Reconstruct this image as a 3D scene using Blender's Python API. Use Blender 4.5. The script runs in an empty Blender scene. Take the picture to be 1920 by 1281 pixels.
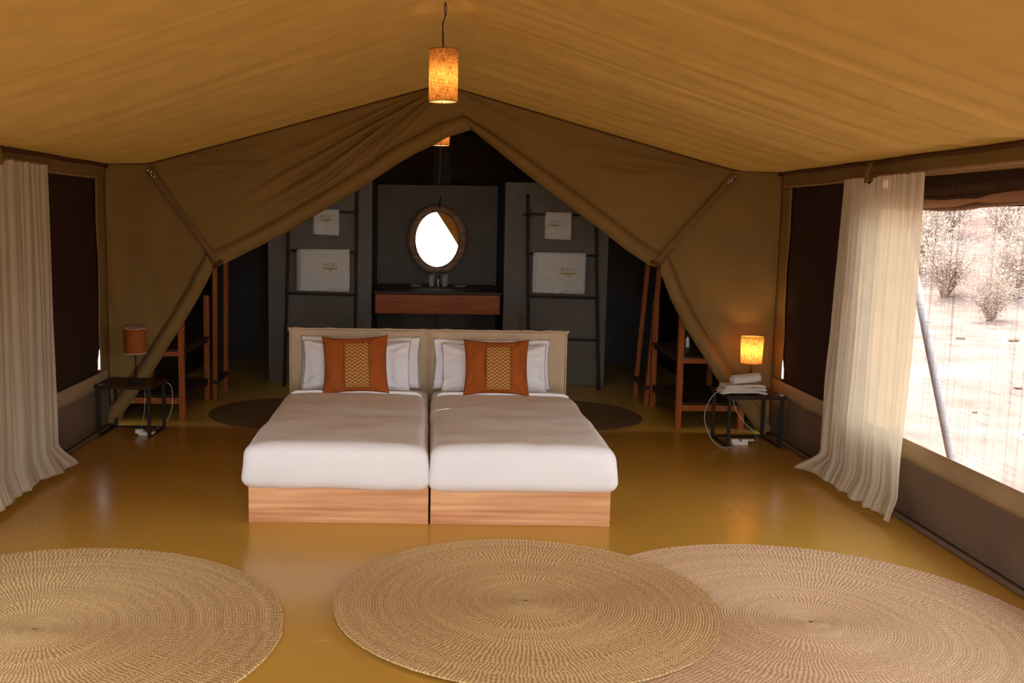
import bpy, bmesh, math, random
from mathutils import Vector, Matrix, noise
random.seed(7)
PI = math.pi
S = bpy.context.scene
COL = S.collection

# ------------------------------------------------------------------ camera
F_PX, W_PX, H_PX = 1867.0, 1920.0, 1281.0
PITCH, ROLL = math.radians(7.0), 0.013
cam_d = bpy.data.cameras.new('camera'); cam = bpy.data.objects.new('camera', cam_d); COL.objects.link(cam)
cam_d.sensor_width = 36.0; cam_d.lens = 36.0 * F_PX / W_PX
cam_d.shift_x = 160.0 / W_PX
cam_d.shift_y = 0.0
cam_d.clip_start = 0.05; cam_d.clip_end = 300
fw = Vector((0, math.cos(PITCH), -math.sin(PITCH)))
r0 = Vector((1, 0, 0)); u0 = Vector((0, math.sin(PITCH), math.cos(PITCH)))
rt = r0 * math.cos(ROLL) + u0 * math.sin(ROLL); up = u0 * math.cos(ROLL) - r0 * math.sin(ROLL)
m = Matrix.Identity(4)
for i in range(3):
    m[i][0] = rt[i]; m[i][1] = up[i]; m[i][2] = -fw[i]; m[i][3] = (0, 0, 1.70)[i]
cam.matrix_world = m
S.camera = cam

# ------------------------------------------------------------------ light
wd = bpy.data.worlds.new('sky'); S.world = wd; wd.use_nodes = True
bg = wd.node_tree.nodes['Background']
bg.inputs[0].default_value = (0.91, 0.95, 1.0, 1); bg.inputs[1].default_value = 1.7
sl = bpy.data.lights.new('sun', 'SUN'); sun = bpy.data.objects.new('sun', sl); COL.objects.link(sun)
sl.energy = 3.9; sl.angle = math.radians(0.6); sl.color = (1.0, 0.93, 0.84)
sun.rotation_euler = Vector((0.04, -0.55, -0.83)).to_track_quat('-Z', 'Y').to_euler()
for nm, loc, rot, sx, sy in [('front_opening_portal', (0.1, -0.70, 1.3), (PI/2, 0, 0), 5.4, 2.8),
                             ('window_portal', (2.95, 3.7, 1.15), (0, PI/2, 0), 1.5, 5.1),
                             ('window_portal', (-2.72, 2.9, 1.15), (0, -PI/2, 0), 1.5, 3.4)]:
    a = bpy.data.lights.new(nm, 'AREA'); a.shape = 'RECTANGLE'; a.size = sx; a.size_y = sy
    a.cycles.is_portal = True
    o = bpy.data.objects.new(nm, a); o.location = loc; o.rotation_euler = rot; COL.objects.link(o)
S.view_settings.view_transform = 'Standard'; S.view_settings.look = 'None'
S.view_settings.gamma = 1.0; S.view_settings.use_curve_mapping = False
S.view_settings.exposure = 2.85
S.cycles.max_bounces = 12; S.cycles.diffuse_bounces = 8; S.cycles.glossy_bounces = 4
S.cycles.transparent_max_bounces = 12; S.cycles.transmission_bounces = 6
S.cycles.use_denoising = True
S.cycles.sample_clamp_indirect = 6.0
S.cycles.caustics_reflective = False; S.cycles.caustics_refractive = False

# ------------------------------------------------------------------ materials
def mat(name, col, rough=0.85, var=0.12, vs=3.0, vstretch=(1, 1, 1), bump=0.15, bs=150.0, bstretch=(1, 1, 1),
        col2=None, spec=0.3, metal=0.0, coat=0.0, wave=None, coord='Object'):
    M = bpy.data.materials.new(name); M.use_nodes = True
    N = M.node_tree.nodes; L = M.node_tree.links
    b = N['Principled BSDF']
    b.inputs['Roughness'].default_value = rough
    b.inputs['Specular IOR Level'].default_value = spec
    b.inputs['Metallic'].default_value = metal
    if coat: b.inputs['Coat Weight'].default_value = coat; b.inputs['Coat Roughness'].default_value = 0.12
    tc = N.new('ShaderNodeTexCoord')
    mp = N.new('ShaderNodeMapping'); mp.inputs['Scale'].default_value = vstretch; L.new(tc.outputs[coord], mp.inputs[0])
    nz = N.new('ShaderNodeTexNoise'); nz.inputs['Scale'].default_value = vs; nz.inputs['Detail'].default_value = 5
    L.new(mp.outputs[0], nz.inputs['Vector'])
    rp = N.new('ShaderNodeValToRGB')
    c2 = col2 if col2 else tuple(c * (1 - var) for c in col)
    c1 = col if col2 else tuple(min(1, c * (1 + var)) for c in col)
    rp.color_ramp.elements[0].position = 0.3; rp.color_ramp.elements[1].position = 0.7
    rp.color_ramp.elements[0].color = (*c2, 1); rp.color_ramp.elements[1].color = (*c1, 1)
    L.new(nz.outputs['Fac'], rp.inputs[0]); L.new(rp.outputs[0], b.inputs['Base Color'])
    if bump:
        mp2 = N.new('ShaderNodeMapping'); mp2.inputs['Scale'].default_value = bstretch; L.new(tc.outputs[coord], mp2.inputs[0])
        nb = N.new('ShaderNodeTexNoise'); nb.inputs['Scale'].default_value = bs; nb.inputs['Detail'].default_value = 3
        L.new(mp2.outputs[0], nb.inputs['Vector'])
        bp = N.new('ShaderNodeBump'); bp.inputs['Strength'].default_value = bump; bp.inputs['Distance'].default_value = 0.01
        L.new(nb.outputs['Fac'], bp.inputs['Height']); L.new(bp.outputs[0], b.inputs['Normal'])
    return M

def cloth(name, col, translucent=0.3, transparent=0.0, var=0.05, vs=6, bump=0.2, bs=60, weave=0):
    M = mat(name, col, 0.95, var, vs, bump=bump, bs=bs, spec=0.05)
    N = M.node_tree.nodes; L = M.node_tree.links
    b = N['Principled BSDF']; out = N['Material Output']
    t = N.new('ShaderNodeBsdfTranslucent')
    L.new(b.inputs['Base Color'].links[0].from_socket, t.inputs['Color'])
    mx = N.new('ShaderNodeMixShader'); mx.inputs[0].default_value = translucent
    L.new(b.outputs[0], mx.inputs[1]); L.new(t.outputs[0], mx.inputs[2])
    last = mx
    if transparent or weave:
        tr = N.new('ShaderNodeBsdfTransparent'); tr.inputs[0].default_value = (1.0, 0.86, 0.60, 1); m2 = N.new('ShaderNodeMixShader'); m2.inputs[0].default_value = transparent
        L.new(last.outputs[0], m2.inputs[1]); L.new(tr.outputs[0], m2.inputs[2]); last = m2
    L.new(last.outputs[0], out.inputs[0])
    return M

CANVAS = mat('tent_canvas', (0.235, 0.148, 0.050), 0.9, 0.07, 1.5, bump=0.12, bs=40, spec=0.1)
CANVAS_SEAM = mat('canvas_seam', (0.10, 0.05, 0.022), 0.9, 0.1, 5, bump=0.1, spec=0.1)
BAND = mat('canvas_band', (0.36, 0.25, 0.14), 0.9, 0.08, 4, bump=0.15, bs=60, spec=0.1)
SKIRT = mat('taupe_skirt', (0.155, 0.105, 0.070), 0.8, 0.15, 3, bump=0.1, bs=30, spec=0.2)
FLAPDARK = mat('outer_canvas_unlit', (0.030, 0.019, 0.012), 0.95, 0.2, 3, bump=0.1, spec=0.05)  # closed window cover, its unlit look darkened into the colour
ROLLED = mat('outer_canvas_lit', (0.36, 0.21, 0.13), 0.9, 0.15, 3, bump=0.3, bs=12, spec=0.1)  # same cover canvas rolled up, daylight on it put into a lighter colour
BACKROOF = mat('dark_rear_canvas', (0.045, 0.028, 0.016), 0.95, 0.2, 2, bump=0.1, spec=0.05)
GREY = mat('grey_plaster', (0.165, 0.140, 0.115), 0.85, 0.1, 4, bump=0.15, bs=30, spec=0.2)
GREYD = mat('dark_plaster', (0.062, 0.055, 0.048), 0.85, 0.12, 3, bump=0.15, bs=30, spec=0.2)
SHEET = mat('white_sheet', (0.86, 0.865, 0.885), 0.9, 0.02, 4, bump=0.15, bs=14, spec=0.1)
PILLOW = mat('white_pillow_cotton', (0.87, 0.88, 0.92), 0.9, 0.02, 4, bump=0.2, bs=20, spec=0.1)
LINEN = mat('beige_linen', (0.56, 0.44, 0.30), 0.95, 0.06, 12, bump=0.25, bs=40, spec=0.05)
ORANGE = mat('rust_cotton', (0.34, 0.088, 0.018), 0.95, 0.06, 6, bump=0.3, bs=30, spec=0.08)
TOWEL = mat('towel_terry', (0.72, 0.66, 0.58), 1.0, 0.05, 20, bump=0.6, bs=250, spec=0.02)
GOLD = mat('gold_thread', (0.42, 0.33, 0.08), 0.8, 0.1, 100, bump=0.2, bs=400)
WOODBED = mat('bed_wood', (0.80, 0.46, 0.23), 0.5, 0, 2.2, (0.6, 6, 13), 0.12, 8, (1, 20, 20), col2=(0.50, 0.205, 0.08), spec=0.2)
WOODBEAM = mat('counter_wood', (0.44, 0.115, 0.028), 0.45, 0, 3.0, (1, 10, 16), 0.15, 8, (1, 20, 20), col2=(0.24, 0.055, 0.014), spec=0.2)
WOODRACK = mat('rack_wood', (0.36, 0.100, 0.022), 0.6, 0, 3.0, (14, 14, 1), 0.15, 8, (20, 20, 1), col2=(0.22, 0.055, 0.012), spec=0.15)
WOODDARK = mat('dark_wood', (0.040, 0.018, 0.010), 0.45, 0.2, 6, (1, 8, 1), 0.1, 10, spec=0.2)
STEEL = mat('dark_steel', (0.022, 0.014, 0.010), 0.5, 0.15, 10, bump=0.1, spec=0.3)
POLE = mat('ladder_branch', (0.035, 0.024, 0.018), 0.8, 0.3, 20, bump=0.4, bs=60)
CARVED = mat('carved_wood', (0.46, 0.27, 0.15), 0.6, 0, 9, (1, 1, 3), 0.9, 30, col2=(0.20, 0.10, 0.05), spec=0.4)
CORD = mat('brown_cord', (0.06, 0.03, 0.018), 0.9, 0.1)
PALECORD = mat('string_fibre', (0.22, 0.14, 0.075), 0.9, 0.1)
WHITEPL = mat('white_plastic', (0.78, 0.76, 0.72), 0.4, 0.03, bump=0)
GREYPL = mat('grey_plastic', (0.12, 0.11, 0.09), 0.4, 0.05, bump=0)
CERAMIC = mat('grey_ceramic', (0.34, 0.33, 0.30), 0.35, 0.05, bump=0)
CHROME = mat('chrome', (0.8, 0.8, 0.8), 0.08, 0.0, bump=0, metal=1)
MIRROR = mat('mirror_glass', (0.95, 0.95, 0.95), 0.0, 0.0, bump=0, metal=1)
STRAP = mat('canvas_strap', (0.19, 0.115, 0.048), 0.9, 0.08, 5, bump=0.15, bs=60, spec=0.1)
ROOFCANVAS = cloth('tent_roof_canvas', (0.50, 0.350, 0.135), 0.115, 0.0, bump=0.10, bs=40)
DIFFUSER = cloth('opal_diffuser', (0.95, 0.92, 0.85), 0.9, 0.0, bump=0)
MUSLIN = cloth('white_muslin', (0.80, 0.71, 0.54), 0.42, 0.14, bump=0.25, bs=50)
SAND = mat('sandy_ground', (0.335, 0.255, 0.22), 1.0, 0, 0.9, bump=0.5, bs=3, col2=(0.21, 0.15, 0.125), spec=0.05)
STONE = mat('ground_stone', (0.34, 0.24, 0.18), 0.95, 0.2, 8, bump=0.5, bs=20)
TWIG = mat('dry_twigs', (0.46, 0.36, 0.30), 0.95, 0.2, 4)
DRYLEAF = mat('dry_leaves', (0.52, 0.42, 0.35), 0.9, 0.25, 3)
GREYPOLE = mat('grey_pole', (0.5, 0.46, 0.46), 0.7, 0.1, 10)

def emis(name, col, s):
    M = bpy.data.materials.new(name); M.use_nodes = True
    N = M.node_tree.nodes; b = N['Principled BSDF']
    b.inputs['Base Color'].default_value = (0.9, 0.8, 0.6, 1)
    b.inputs['Emission Color'].default_value = (*col, 1); b.inputs['Emission Strength'].default_value = s
    return M
BULB = emis('lit_bulb', (1.0, 0.60, 0.25), 19)
BULBDIM = emis('lit_bulb_dim', (1.0, 0.62, 0.27), 6)
BULBOFF = mat('frosted_bulb', (0.8, 0.78, 0.72), 0.3, 0, bump=0)

def burlap(name, col, col2, transl):
    """coarse woven cloth: two crossed thread waves, thin enough to let the bulb through"""
    M = bpy.data.materials.new(name); M.use_nodes = True
    N = M.node_tree.nodes; L = M.node_tree.links; out = N['Material Output']; b = N['Principled BSDF']
    b.inputs['Roughness'].default_value = 0.95; b.inputs['Specular IOR Level'].default_value = 0.05
    uv = N.new('ShaderNodeUVMap')
    fac = None
    for sc in ((9, 75, 1), (95, 7, 1)):
        mp = N.new('ShaderNodeMapping'); mp.inputs['Scale'].default_value = sc; L.new(uv.outputs[0], mp.inputs[0])
        nz = N.new('ShaderNodeTexNoise'); nz.inputs['Scale'].default_value = 1.0; nz.inputs['Detail'].default_value = 2
        L.new(mp.outputs[0], nz.inputs['Vector'])
        if fac is None: fac = nz.outputs['Fac']
        else:
            mm = N.new('ShaderNodeMath'); mm.operation = 'ADD'; L.new(fac, mm.inputs[0]); L.new(nz.outputs['Fac'], mm.inputs[1]); fac = mm.outputs[0]
    rp = N.new('ShaderNodeValToRGB'); rp.color_ramp.elements[0].position = 0.40; rp.color_ramp.elements[1].position = 0.58
    hm = N.new('ShaderNodeMath'); hm.operation = 'MULTIPLY'; hm.inputs[1].default_value = 0.5; L.new(fac, hm.inputs[0])
    L.new(hm.outputs[0], rp.inputs[0])
    rp.color_ramp.elements[0].color = (*col2, 1); rp.color_ramp.elements[1].color = (*col, 1)
    L.new(rp.outputs[0], b.inputs['Base Color'])
    t = N.new('ShaderNodeBsdfTranslucent'); L.new(rp.outputs[0], t.inputs['Color'])
    mx = N.new('ShaderNodeMixShader'); mx.inputs[0].default_value = transl
    L.new(b.outputs[0], mx.inputs[1]); L.new(t.outputs[0], mx.inputs[2]); L.new(mx.outputs[0], out.inputs[0])
    bp = N.new('ShaderNodeBump'); bp.inputs['Strength'].default_value = 0.5; bp.inputs['Distance'].default_value = 0.003
    L.new(hm.outputs[0], bp.inputs['Height']); L.new(bp.outputs[0], b.inputs['Normal'])
    return M
BURLAP = burlap('burlap_shade', (0.74, 0.41, 0.13), (0.25, 0.095, 0.022), 0.4)
BURLAPR = burlap('rust_shade_cloth', (0.46, 0.13, 0.035), (0.34, 0.085, 0.02), 0.2)

def floor_mat():
    M = mat('polished_cement', (0.600, 0.350, 0.058), 0.2, 0, 0.7, bump=0.06, bs=2.2, col2=(0.510, 0.280, 0.043), spec=0.5)
    N = M.node_tree.nodes; L = M.node_tree.links; b = N['Principled BSDF']
    tc = [n for n in N if n.type == 'TEX_COORD'][0]
    nz = N.new('ShaderNodeTexNoise'); nz.inputs['Scale'].default_value = 2.5; nz.inputs['Detail'].default_value = 6
    L.new(tc.outputs['Object'], nz.inputs['Vector'])
    mr = N.new('ShaderNodeMapRange'); mr.inputs['From Min'].default_value = 0.3; mr.inputs['From Max'].default_value = 0.7
    mr.inputs['To Min'].default_value = 0.20; mr.inputs['To Max'].default_value = 0.27
    L.new(nz.outputs['Fac'], mr.inputs['Value']); L.new(mr.outputs[0], b.inputs['Roughness'])
    # hairline cracks of the cement
    vo = N.new('ShaderNodeTexVoronoi'); vo.feature = 'DISTANCE_TO_EDGE'; vo.inputs['Scale'].default_value = 0.42
    n2 = N.new('ShaderNodeTexNoise'); n2.inputs['Scale'].default_value = 1.6; n2.inputs['Detail'].default_value = 6
    L.new(tc.outputs['Object'], n2.inputs['Vector'])
    ad = N.new('ShaderNodeMixRGB'); ad.blend_type = 'ADD'; ad.inputs[0].default_value = 0.45
    L.new(tc.outputs['Object'], ad.inputs[1]); L.new(n2.outputs['Color'], ad.inputs[2]); L.new(ad.outputs[0], vo.inputs['Vector'])
    cr = N.new('ShaderNodeMath'); cr.operation = 'LESS_THAN'; cr.inputs[1].default_value = 0.0016; L.new(vo.outputs['Distance'], cr.inputs[0])
    n3 = N.new('ShaderNodeMath'); n3.operation = 'GREATER_THAN'; n3.inputs[1].default_value = 0.56; L.new(nz.outputs['Fac'], n3.inputs[0])
    ml = N.new('ShaderNodeMath'); ml.operation = 'MULTIPLY'; L.new(cr.outputs[0], ml.inputs[0]); L.new(n3.outputs[0], ml.inputs[1])
    m5 = N.new('ShaderNodeMath'); m5.operation = 'MULTIPLY'; m5.inputs[1].default_value = 0.6; L.new(ml.outputs[0], m5.inputs[0])
    mx = N.new('ShaderNodeMixRGB'); mx.inputs[2].default_value = (0.62, 0.45, 0.25, 1)
    src = b.inputs['Base Color'].links[0].from_socket
    L.new(m5.outputs[0], mx.inputs[0]); L.new(src, mx.inputs[1]); L.new(mx.outputs[0], b.inputs['Base Color'])
    return M
CEMENT = floor_mat()

def rug_mat(name, ca, cb, seed):
    """woven grass: UV u = turn, v = radius; ribs radiate from the centre and double as the rug widens"""
    M = bpy.data.materials.new(name); M.use_nodes = True
    N = M.node_tree.nodes; L = M.node_tree.links; b = N['Principled BSDF']
    b.inputs['Roughness'].default_value = 0.8; b.inputs['Specular IOR Level'].default_value = 0.2
    def mth(op, a, bb=None, cc=None):
        n = N.new('ShaderNodeMath'); n.operation = op
        for i, v in enumerate((a, bb, cc)):
            if v is None: continue
            if isinstance(v, (int, float)): n.inputs[i].default_value = v
            else: L.new(v, n.inputs[i])
        return n.outputs[0]
    uv = N.new('ShaderNodeUVMap'); sp = N.new('ShaderNodeSeparateXYZ'); L.new(uv.outputs[0], sp.inputs[0])
    tc = N.new('ShaderNodeTexCoord')
    def nzt(vec, sc, det=2, loc=(0, 0, 0)):
        mp = N.new('ShaderNodeMapping'); mp.inputs['Scale'].default_value = sc; mp.inputs['Location'].default_value = loc
        L.new(vec, mp.inputs[0]); n = N.new('ShaderNodeTexNoise'); n.inputs['Scale'].default_value = 1; n.inputs['Detail'].default_value = det
        L.new(mp.outputs[0], n.inputs['Vector']); return n.outputs['Fac']
    wob = nzt(tc.outputs['Object'], (9, 9, 1), 2, (seed, 0, 0))
    ribs = None
    for (n_, lo, hi) in ((96, -1, 0.33), (192, 0.33, 0.66), (288, 0.66, 9)):
        w = mth('SINE', mth('ADD', mth('MULTIPLY', sp.outputs[0], 2 * PI * n_), mth('MULTIPLY', wob, 16.0)))
        g = mth('MULTIPLY', mth('GREATER_THAN', sp.outputs[1], lo), mth('LESS_THAN', sp.outputs[1], hi))
        w = mth('MULTIPLY', w, g); ribs = w if ribs is None else mth('ADD', ribs, w)
    ribs = mth('MULTIPLY_ADD', ribs, 0.5, 0.5)
    fine = nzt(tc.outputs['Object'], (190, 190, 1), 2)
    ring = nzt(uv.outputs[0], (2.0, 26, 1), 3, (0, seed, 0))
    ringf = nzt(uv.outputs[0], (260.0, 80, 1), 1)
    h = mth('ADD', mth('MULTIPLY', ribs, 0.26), mth('ADD', mth('MULTIPLY', fine, 0.50), mth('ADD', mth('MULTIPLY', ring, 0.30), mth('MULTIPLY', ringf, 0.35))))
    rp = N.new('ShaderNodeValToRGB'); rp.color_ramp.elements[0].position = 0.52; rp.color_ramp.elements[1].position = 0.92
    rp.color_ramp.elements[0].color = (*cb, 1); rp.color_ramp.elements[1].color = (*ca, 1)
    L.new(h, rp.inputs[0]); L.new(rp.outputs[0], b.inputs['Base Color'])
    bp = N.new('ShaderNodeBump'); bp.inputs['Strength'].default_value = 0.5; bp.inputs['Distance'].default_value = 0.006
    L.new(h, bp.inputs['Height']); L.new(bp.outputs[0], b.inputs['Normal'])
    return M
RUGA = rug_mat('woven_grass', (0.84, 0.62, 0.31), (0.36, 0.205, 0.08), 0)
RUGD = rug_mat('woven_grass_shaded', (0.20, 0.11, 0.04), (0.10, 0.05, 0.018), 3)  # rear rugs: the shade behind the beds is put into the grass colour
RUGB = rug_mat('woven_grass_pale', (0.86, 0.64, 0.41), (0.44, 0.26, 0.14), 5)

def screen_mat():
    M = bpy.data.materials.new('insect_screen'); M.use_nodes = True
    N = M.node_tree.nodes; L = M.node_tree.links; b = N['Principled BSDF']; out = N['Material Output']
    b.inputs['Base Color'].default_value = (0.06, 0.036, 0.026, 1); b.inputs['Roughness'].default_value = 0.9
    b.inputs['Specular IOR Level'].default_value = 0.0
    tc = N.new('ShaderNodeTexCoord')
    vals = []
    for sc, thr in (((1, 34, 0.35), 0.66), ((1, 160, 2.0), 0.60), ((1, 5, 160), 0.62)):
        mp = N.new('ShaderNodeMapping'); mp.inputs['Scale'].default_value = sc; L.new(tc.outputs['Object'], mp.inputs[0])
        nz = N.new('ShaderNodeTexNoise'); nz.inputs['Scale'].default_value = 1.0; nz.inputs['Detail'].default_value = 2
        L.new(mp.outputs[0], nz.inputs['Vector'])
        mr = N.new('ShaderNodeMapRange'); mr.inputs['From Min'].default_value = thr - 0.06; mr.inputs['From Max'].default_value = thr + 0.04
        mr.inputs['To Min'].default_value = 0.0; mr.inputs['To Max'].default_value = 0.10 if sc[1] == 34 else 0.07
        L.new(nz.outputs['Fac'], mr.inputs['Value']); vals.append(mr.outputs[0])
    s = vals[0]
    for v in vals[1:]:
        ad = N.new('ShaderNodeMath'); ad.operation = 'ADD'; L.new(s, ad.inputs[0]); L.new(v, ad.inputs[1]); s = ad.outputs[0]
    ad = N.new('ShaderNodeMath'); ad.operation = 'ADD'; ad.inputs[1].default_value = 0.70; L.new(s, ad.inputs[0])
    tr = N.new('ShaderNodeBsdfTransparent'); mx = N.new('ShaderNodeMixShader')
    L.new(ad.outputs[0], mx.inputs[0]); L.new(tr.outputs[0], mx.inputs[1]); L.new(b.outputs[0], mx.inputs[2])
    L.new(mx.outputs[0], out.inputs[0])
    return M
SCREEN = screen_mat()

def zigzag_mat():
    M = bpy.data.materials.new('zigzag_weave'); M.use_nodes = True
    N = M.node_tree.nodes; L = M.node_tree.links; b = N['Principled BSDF']
    b.inputs['Roughness'].default_value = 0.8
    uv = N.new('ShaderNodeUVMap'); sp = N.new('ShaderNodeSeparateXYZ'); L.new(uv.outputs[0], sp.inputs[0])
    def mth(op, a, bb=None):
        n = N.new('ShaderNodeMath'); n.operation = op
        for i, v in enumerate((a, bb)):
            if v is None: continue
            if isinstance(v, (int, float)): n.inputs[i].default_value = v
            else: L.new(v, n.inputs[i])
        return n.outputs[0]
    tri = mth('PINGPONG', mth('MULTIPLY', sp.outputs[0], 9.0), 1.0)
    row = mth('FRACT', mth('ADD', mth('MULTIPLY', sp.outputs[1], 13.0), mth('MULTIPLY', tri, 0.85)))
    line = mth('GREATER_THAN', row, 0.52)
    edge = mth('MULTIPLY', mth('GREATER_THAN', sp.outputs[0], 0.02), mth('LESS_THAN', sp.outputs[0], 0.98))
    nz = N.new('ShaderNodeTexNoise'); nz.inputs['Scale'].default_value = 160; L.new(uv.outputs[0], nz.inputs['Vector'])
    f = mth('MULTIPLY', mth('MULTIPLY', line, edge), mth('ADD', nz.outputs['Fac'], 0.4))
    mx = N.new('ShaderNodeMixRGB'); mx.inputs[1].default_value = (0.20, 0.055, 0.010, 1); mx.inputs[2].default_value = (0.62, 0.33, 0.06, 1)
    L.new(f, mx.inputs[0]); L.new(mx.outputs[0], b.inputs['Base Color'])
    bp = N.new('ShaderNodeBump'); bp.inputs['Strength'].default_value = 0.4; bp.inputs['Distance'].default_value = 0.002
    L.new(line, bp.inputs['Height']); L.new(bp.outputs[0], b.inputs['Normal'])
    return M
ZIGZAG = zigzag_mat()

# ------------------------------------------------------------------ helpers
def link(name, me, material, parent=None, smooth=True):
    me.name = name
    if material and not me.materials: me.materials.append(material)
    if smooth:
        for p in me.polygons: p.use_smooth = True
    o = bpy.data.objects.new(name, me); COL.objects.link(o)
    if parent: o.parent = parent
    return o
def mesh(name, V, Fc, material, parent=None, smooth=True, uvs=None):
    me = bpy.data.meshes.new(name); me.from_pydata([tuple(v) for v in V], [], Fc); me.update()
    if uvs:
        ul = me.uv_layers.new(name='UVMap')
        for lp in me.loops: ul.data[lp.index].uv = uvs[lp.vertex_index]
    return link(name, me, material, parent, smooth)
def bmobj(name, bm, material, parent=None, smooth=False):
    me = bpy.data.meshes.new(name); bm.to_mesh(me); bm.free()
    return link(name, me, material, parent, smooth)
def add_box(bm, lo, hi, bev=0.0, mtx=None):
    lo = Vector(lo); hi = Vector(hi); c = (lo + hi) / 2; d = hi - lo
    r = bmesh.ops.create_cube(bm, size=1.0)
    vs = r['verts']
    for v in vs:
        v.co = Vector((v.co.x * d.x, v.co.y * d.y, v.co.z * d.z)) + c
    if bev:
        es = list({e for v in vs for e in v.link_edges})
        q = bmesh.ops.bevel(bm, geom=es, offset=bev, segments=2, profile=0.5, affect='EDGES')
        vs = list({v for f in q['faces'] for v in f.verts} | {v for v in vs if v.is_valid})
    if mtx is not None:
        for v in vs: v.co = mtx @ v.co
    return vs
def box(name, lo, hi, material, parent=None, bev=0.004, mtx=None):
    bm = bmesh.new(); add_box(bm, lo, hi, bev, mtx); return bmobj(name, bm, material, parent)
def tube_data(pts, r, seg=8, closed=False):
    pts = [Vector(p) for p in pts]; n = len(pts); V = []; Fc = []
    rr = r if isinstance(r, (list, tuple)) else [r] * n
    prev = None
    for i, p in enumerate(pts):
        if closed: t = (pts[(i + 1) % n] - pts[i - 1])
        else: t = pts[min(i + 1, n - 1)] - pts[max(i - 1, 0)]
        t.normalize()
        if prev is None:
            a = Vector((0, 0, 1)) if abs(t.z) < 0.9 else Vector((1, 0, 0))
            nx = t.cross(a).normalized()
        else:
            nx = (prev - t * prev.dot(t)).normalized()
        prev = nx; ny = t.cross(nx)
        for k in range(seg):
            a = 2 * PI * k / seg
            V.append(p + (nx * math.cos(a) + ny * math.sin(a)) * rr[i])
    m_ = n if closed else n - 1
    for i in range(m_):
        for k in range(seg):
            a = i * seg + k; b = i * seg + (k + 1) % seg; j = (i + 1) % n
            c = j * seg + (k + 1) % seg; d = j * seg + k
            Fc.append((a, b, c, d))
    if not closed:
        Fc.append(tuple(range(seg))[::-1]); Fc.append(tuple((n - 1) * seg + k for k in range(seg)))
    return V, Fc
def tube(name, pts, r, material, parent=None, seg=8, closed=False):
    V, Fc = tube_data(pts, r, seg, closed); return mesh(name, V, Fc, material, parent)
def multitube(name, tubes, material, parent=None, seg=6):
    V = []; Fc = []
    for pts, r in tubes:
        v, f = tube_data(pts, r, seg); o = len(V); V += v; Fc += [tuple(i + o for i in q) for q in f]
    return mesh(name, V, Fc, material, parent)
def lathe(name, prof, material, parent=None, seg=32, center=(0, 0, 0), uv=False):
    V = []; Fc = []; U = []
    cx, cy, cz = center
    for i, (r, z) in enumerate(prof):
        for k in range(seg + 1):
            a = 2 * PI * k / seg
            V.append((cx + r * math.cos(a), cy + r * math.sin(a), cz + z)); U.append((k / seg, i / max(1, len(prof) - 1)))
    for i in range(len(prof) - 1):
        for k in range(seg):
            a = i * (seg + 1) + k
            Fc.append((a, a + 1, a + seg + 2, a + seg + 1))
    o = mesh(name, V, Fc, material, parent, True, U)
    bm = bmesh.new(); bm.from_mesh(o.data)
    if not uv: bmesh.ops.remove_doubles(bm, verts=bm.verts, dist=1e-6)
    bmesh.ops.recalc_face_normals(bm, faces=bm.faces)
    bm.to_mesh(o.data); bm.free()
    return o
def surf(name, fn, nu, nv, material, parent=None, thick=0.0, smooth=True):
    V = []; U = []; Fc = []
    for j in range(nv + 1):
        for i in range(nu + 1):
            u, v = i / nu, j / nv
            V.append(fn(u, v)); U.append((u, v))
    for j in range(nv):
        for i in range(nu):
            a = j * (nu + 1) + i
            Fc.append((a, a + 1, a + nu + 2, a + nu + 1))
    o = mesh(name, V, Fc, material, parent, smooth, U)
    if thick:
        md = o.modifiers.new('thickness', 'SOLIDIFY'); md.thickness = thick; md.offset = 0
    return o
def softbox(name, lo, hi, r, material, parent=None, n=(24, 24, 8), fn=None):
    """a cushion-like block: subdivided box with rounded edges, then shaped by fn"""
    lo = Vector(lo); hi = Vector(hi); c = (lo + hi) / 2; h = (hi - lo) / 2
    V = {}; L_ = []; Fc = []
    def vid(p):
        k = (round(p.x, 5), round(p.y, 5), round(p.z, 5))
        if k not in V: V[k] = len(L_); L_.append(Vector(p))
        return V[k]
    for ax in range(3):
        a1, a2 = (ax + 1) % 3, (ax + 2) % 3
        for sg in (-1, 1):
            for i in range(n[a1]):
                for j in range(n[a2]):
                    q = []
                    for di, dj in ((0, 0), (1, 0), (1, 1), (0, 1)):
                        p = Vector((0, 0, 0)); p[ax] = sg * h[ax]
                        p[a1] = (-1 + 2 * (i + di) / n[a1]) * h[a1]; p[a2] = (-1 + 2 * (j + dj) / n[a2]) * h[a2]
                        q.append(vid(p))
                    Fc.append(tuple(q) if sg > 0 else tuple(q[::-1]))
    out = []
    for p in L_:
        inn = Vector([max(-(h[k] - r), min(h[k] - r, p[k])) for k in range(3)])
        d = p - inn
        if d.length > 1e-9: p = inn + d.normalized() * r
        w = p + c
        out.append(fn(w, p) if fn else w)
    return mesh(name, out, Fc, material, parent)
def tag(o, label=None, cat=None, group=None, kind=None):
    if label: o['label'] = label
    if cat: o['category'] = cat
    if group: o['group'] = group
    if kind: o['kind'] = kind
    return o
def thing(name, label, cat, loc=(0, 0, 0), rz=0.0, group=None):
    o = bpy.data.objects.new(name, None); o.empty_display_size = 0.1; COL.objects.link(o)
    o.location = loc; o.rotation_euler = (0, 0, rz)
    return tag(o, label, cat, group)
def nz(x, y=0.0, z=0.0): return noise.noise(Vector((x, y, z)))
def smooth01(t): t = max(0.0, min(1.0, t)); return t * t * (3 - 2 * t)
def copy_tree(o, parent=None):
    c = o.copy(); COL.objects.link(c)
    if parent: c.parent = parent
    for ch in list(o.children): copy_tree(ch, c)
    return c
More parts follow.
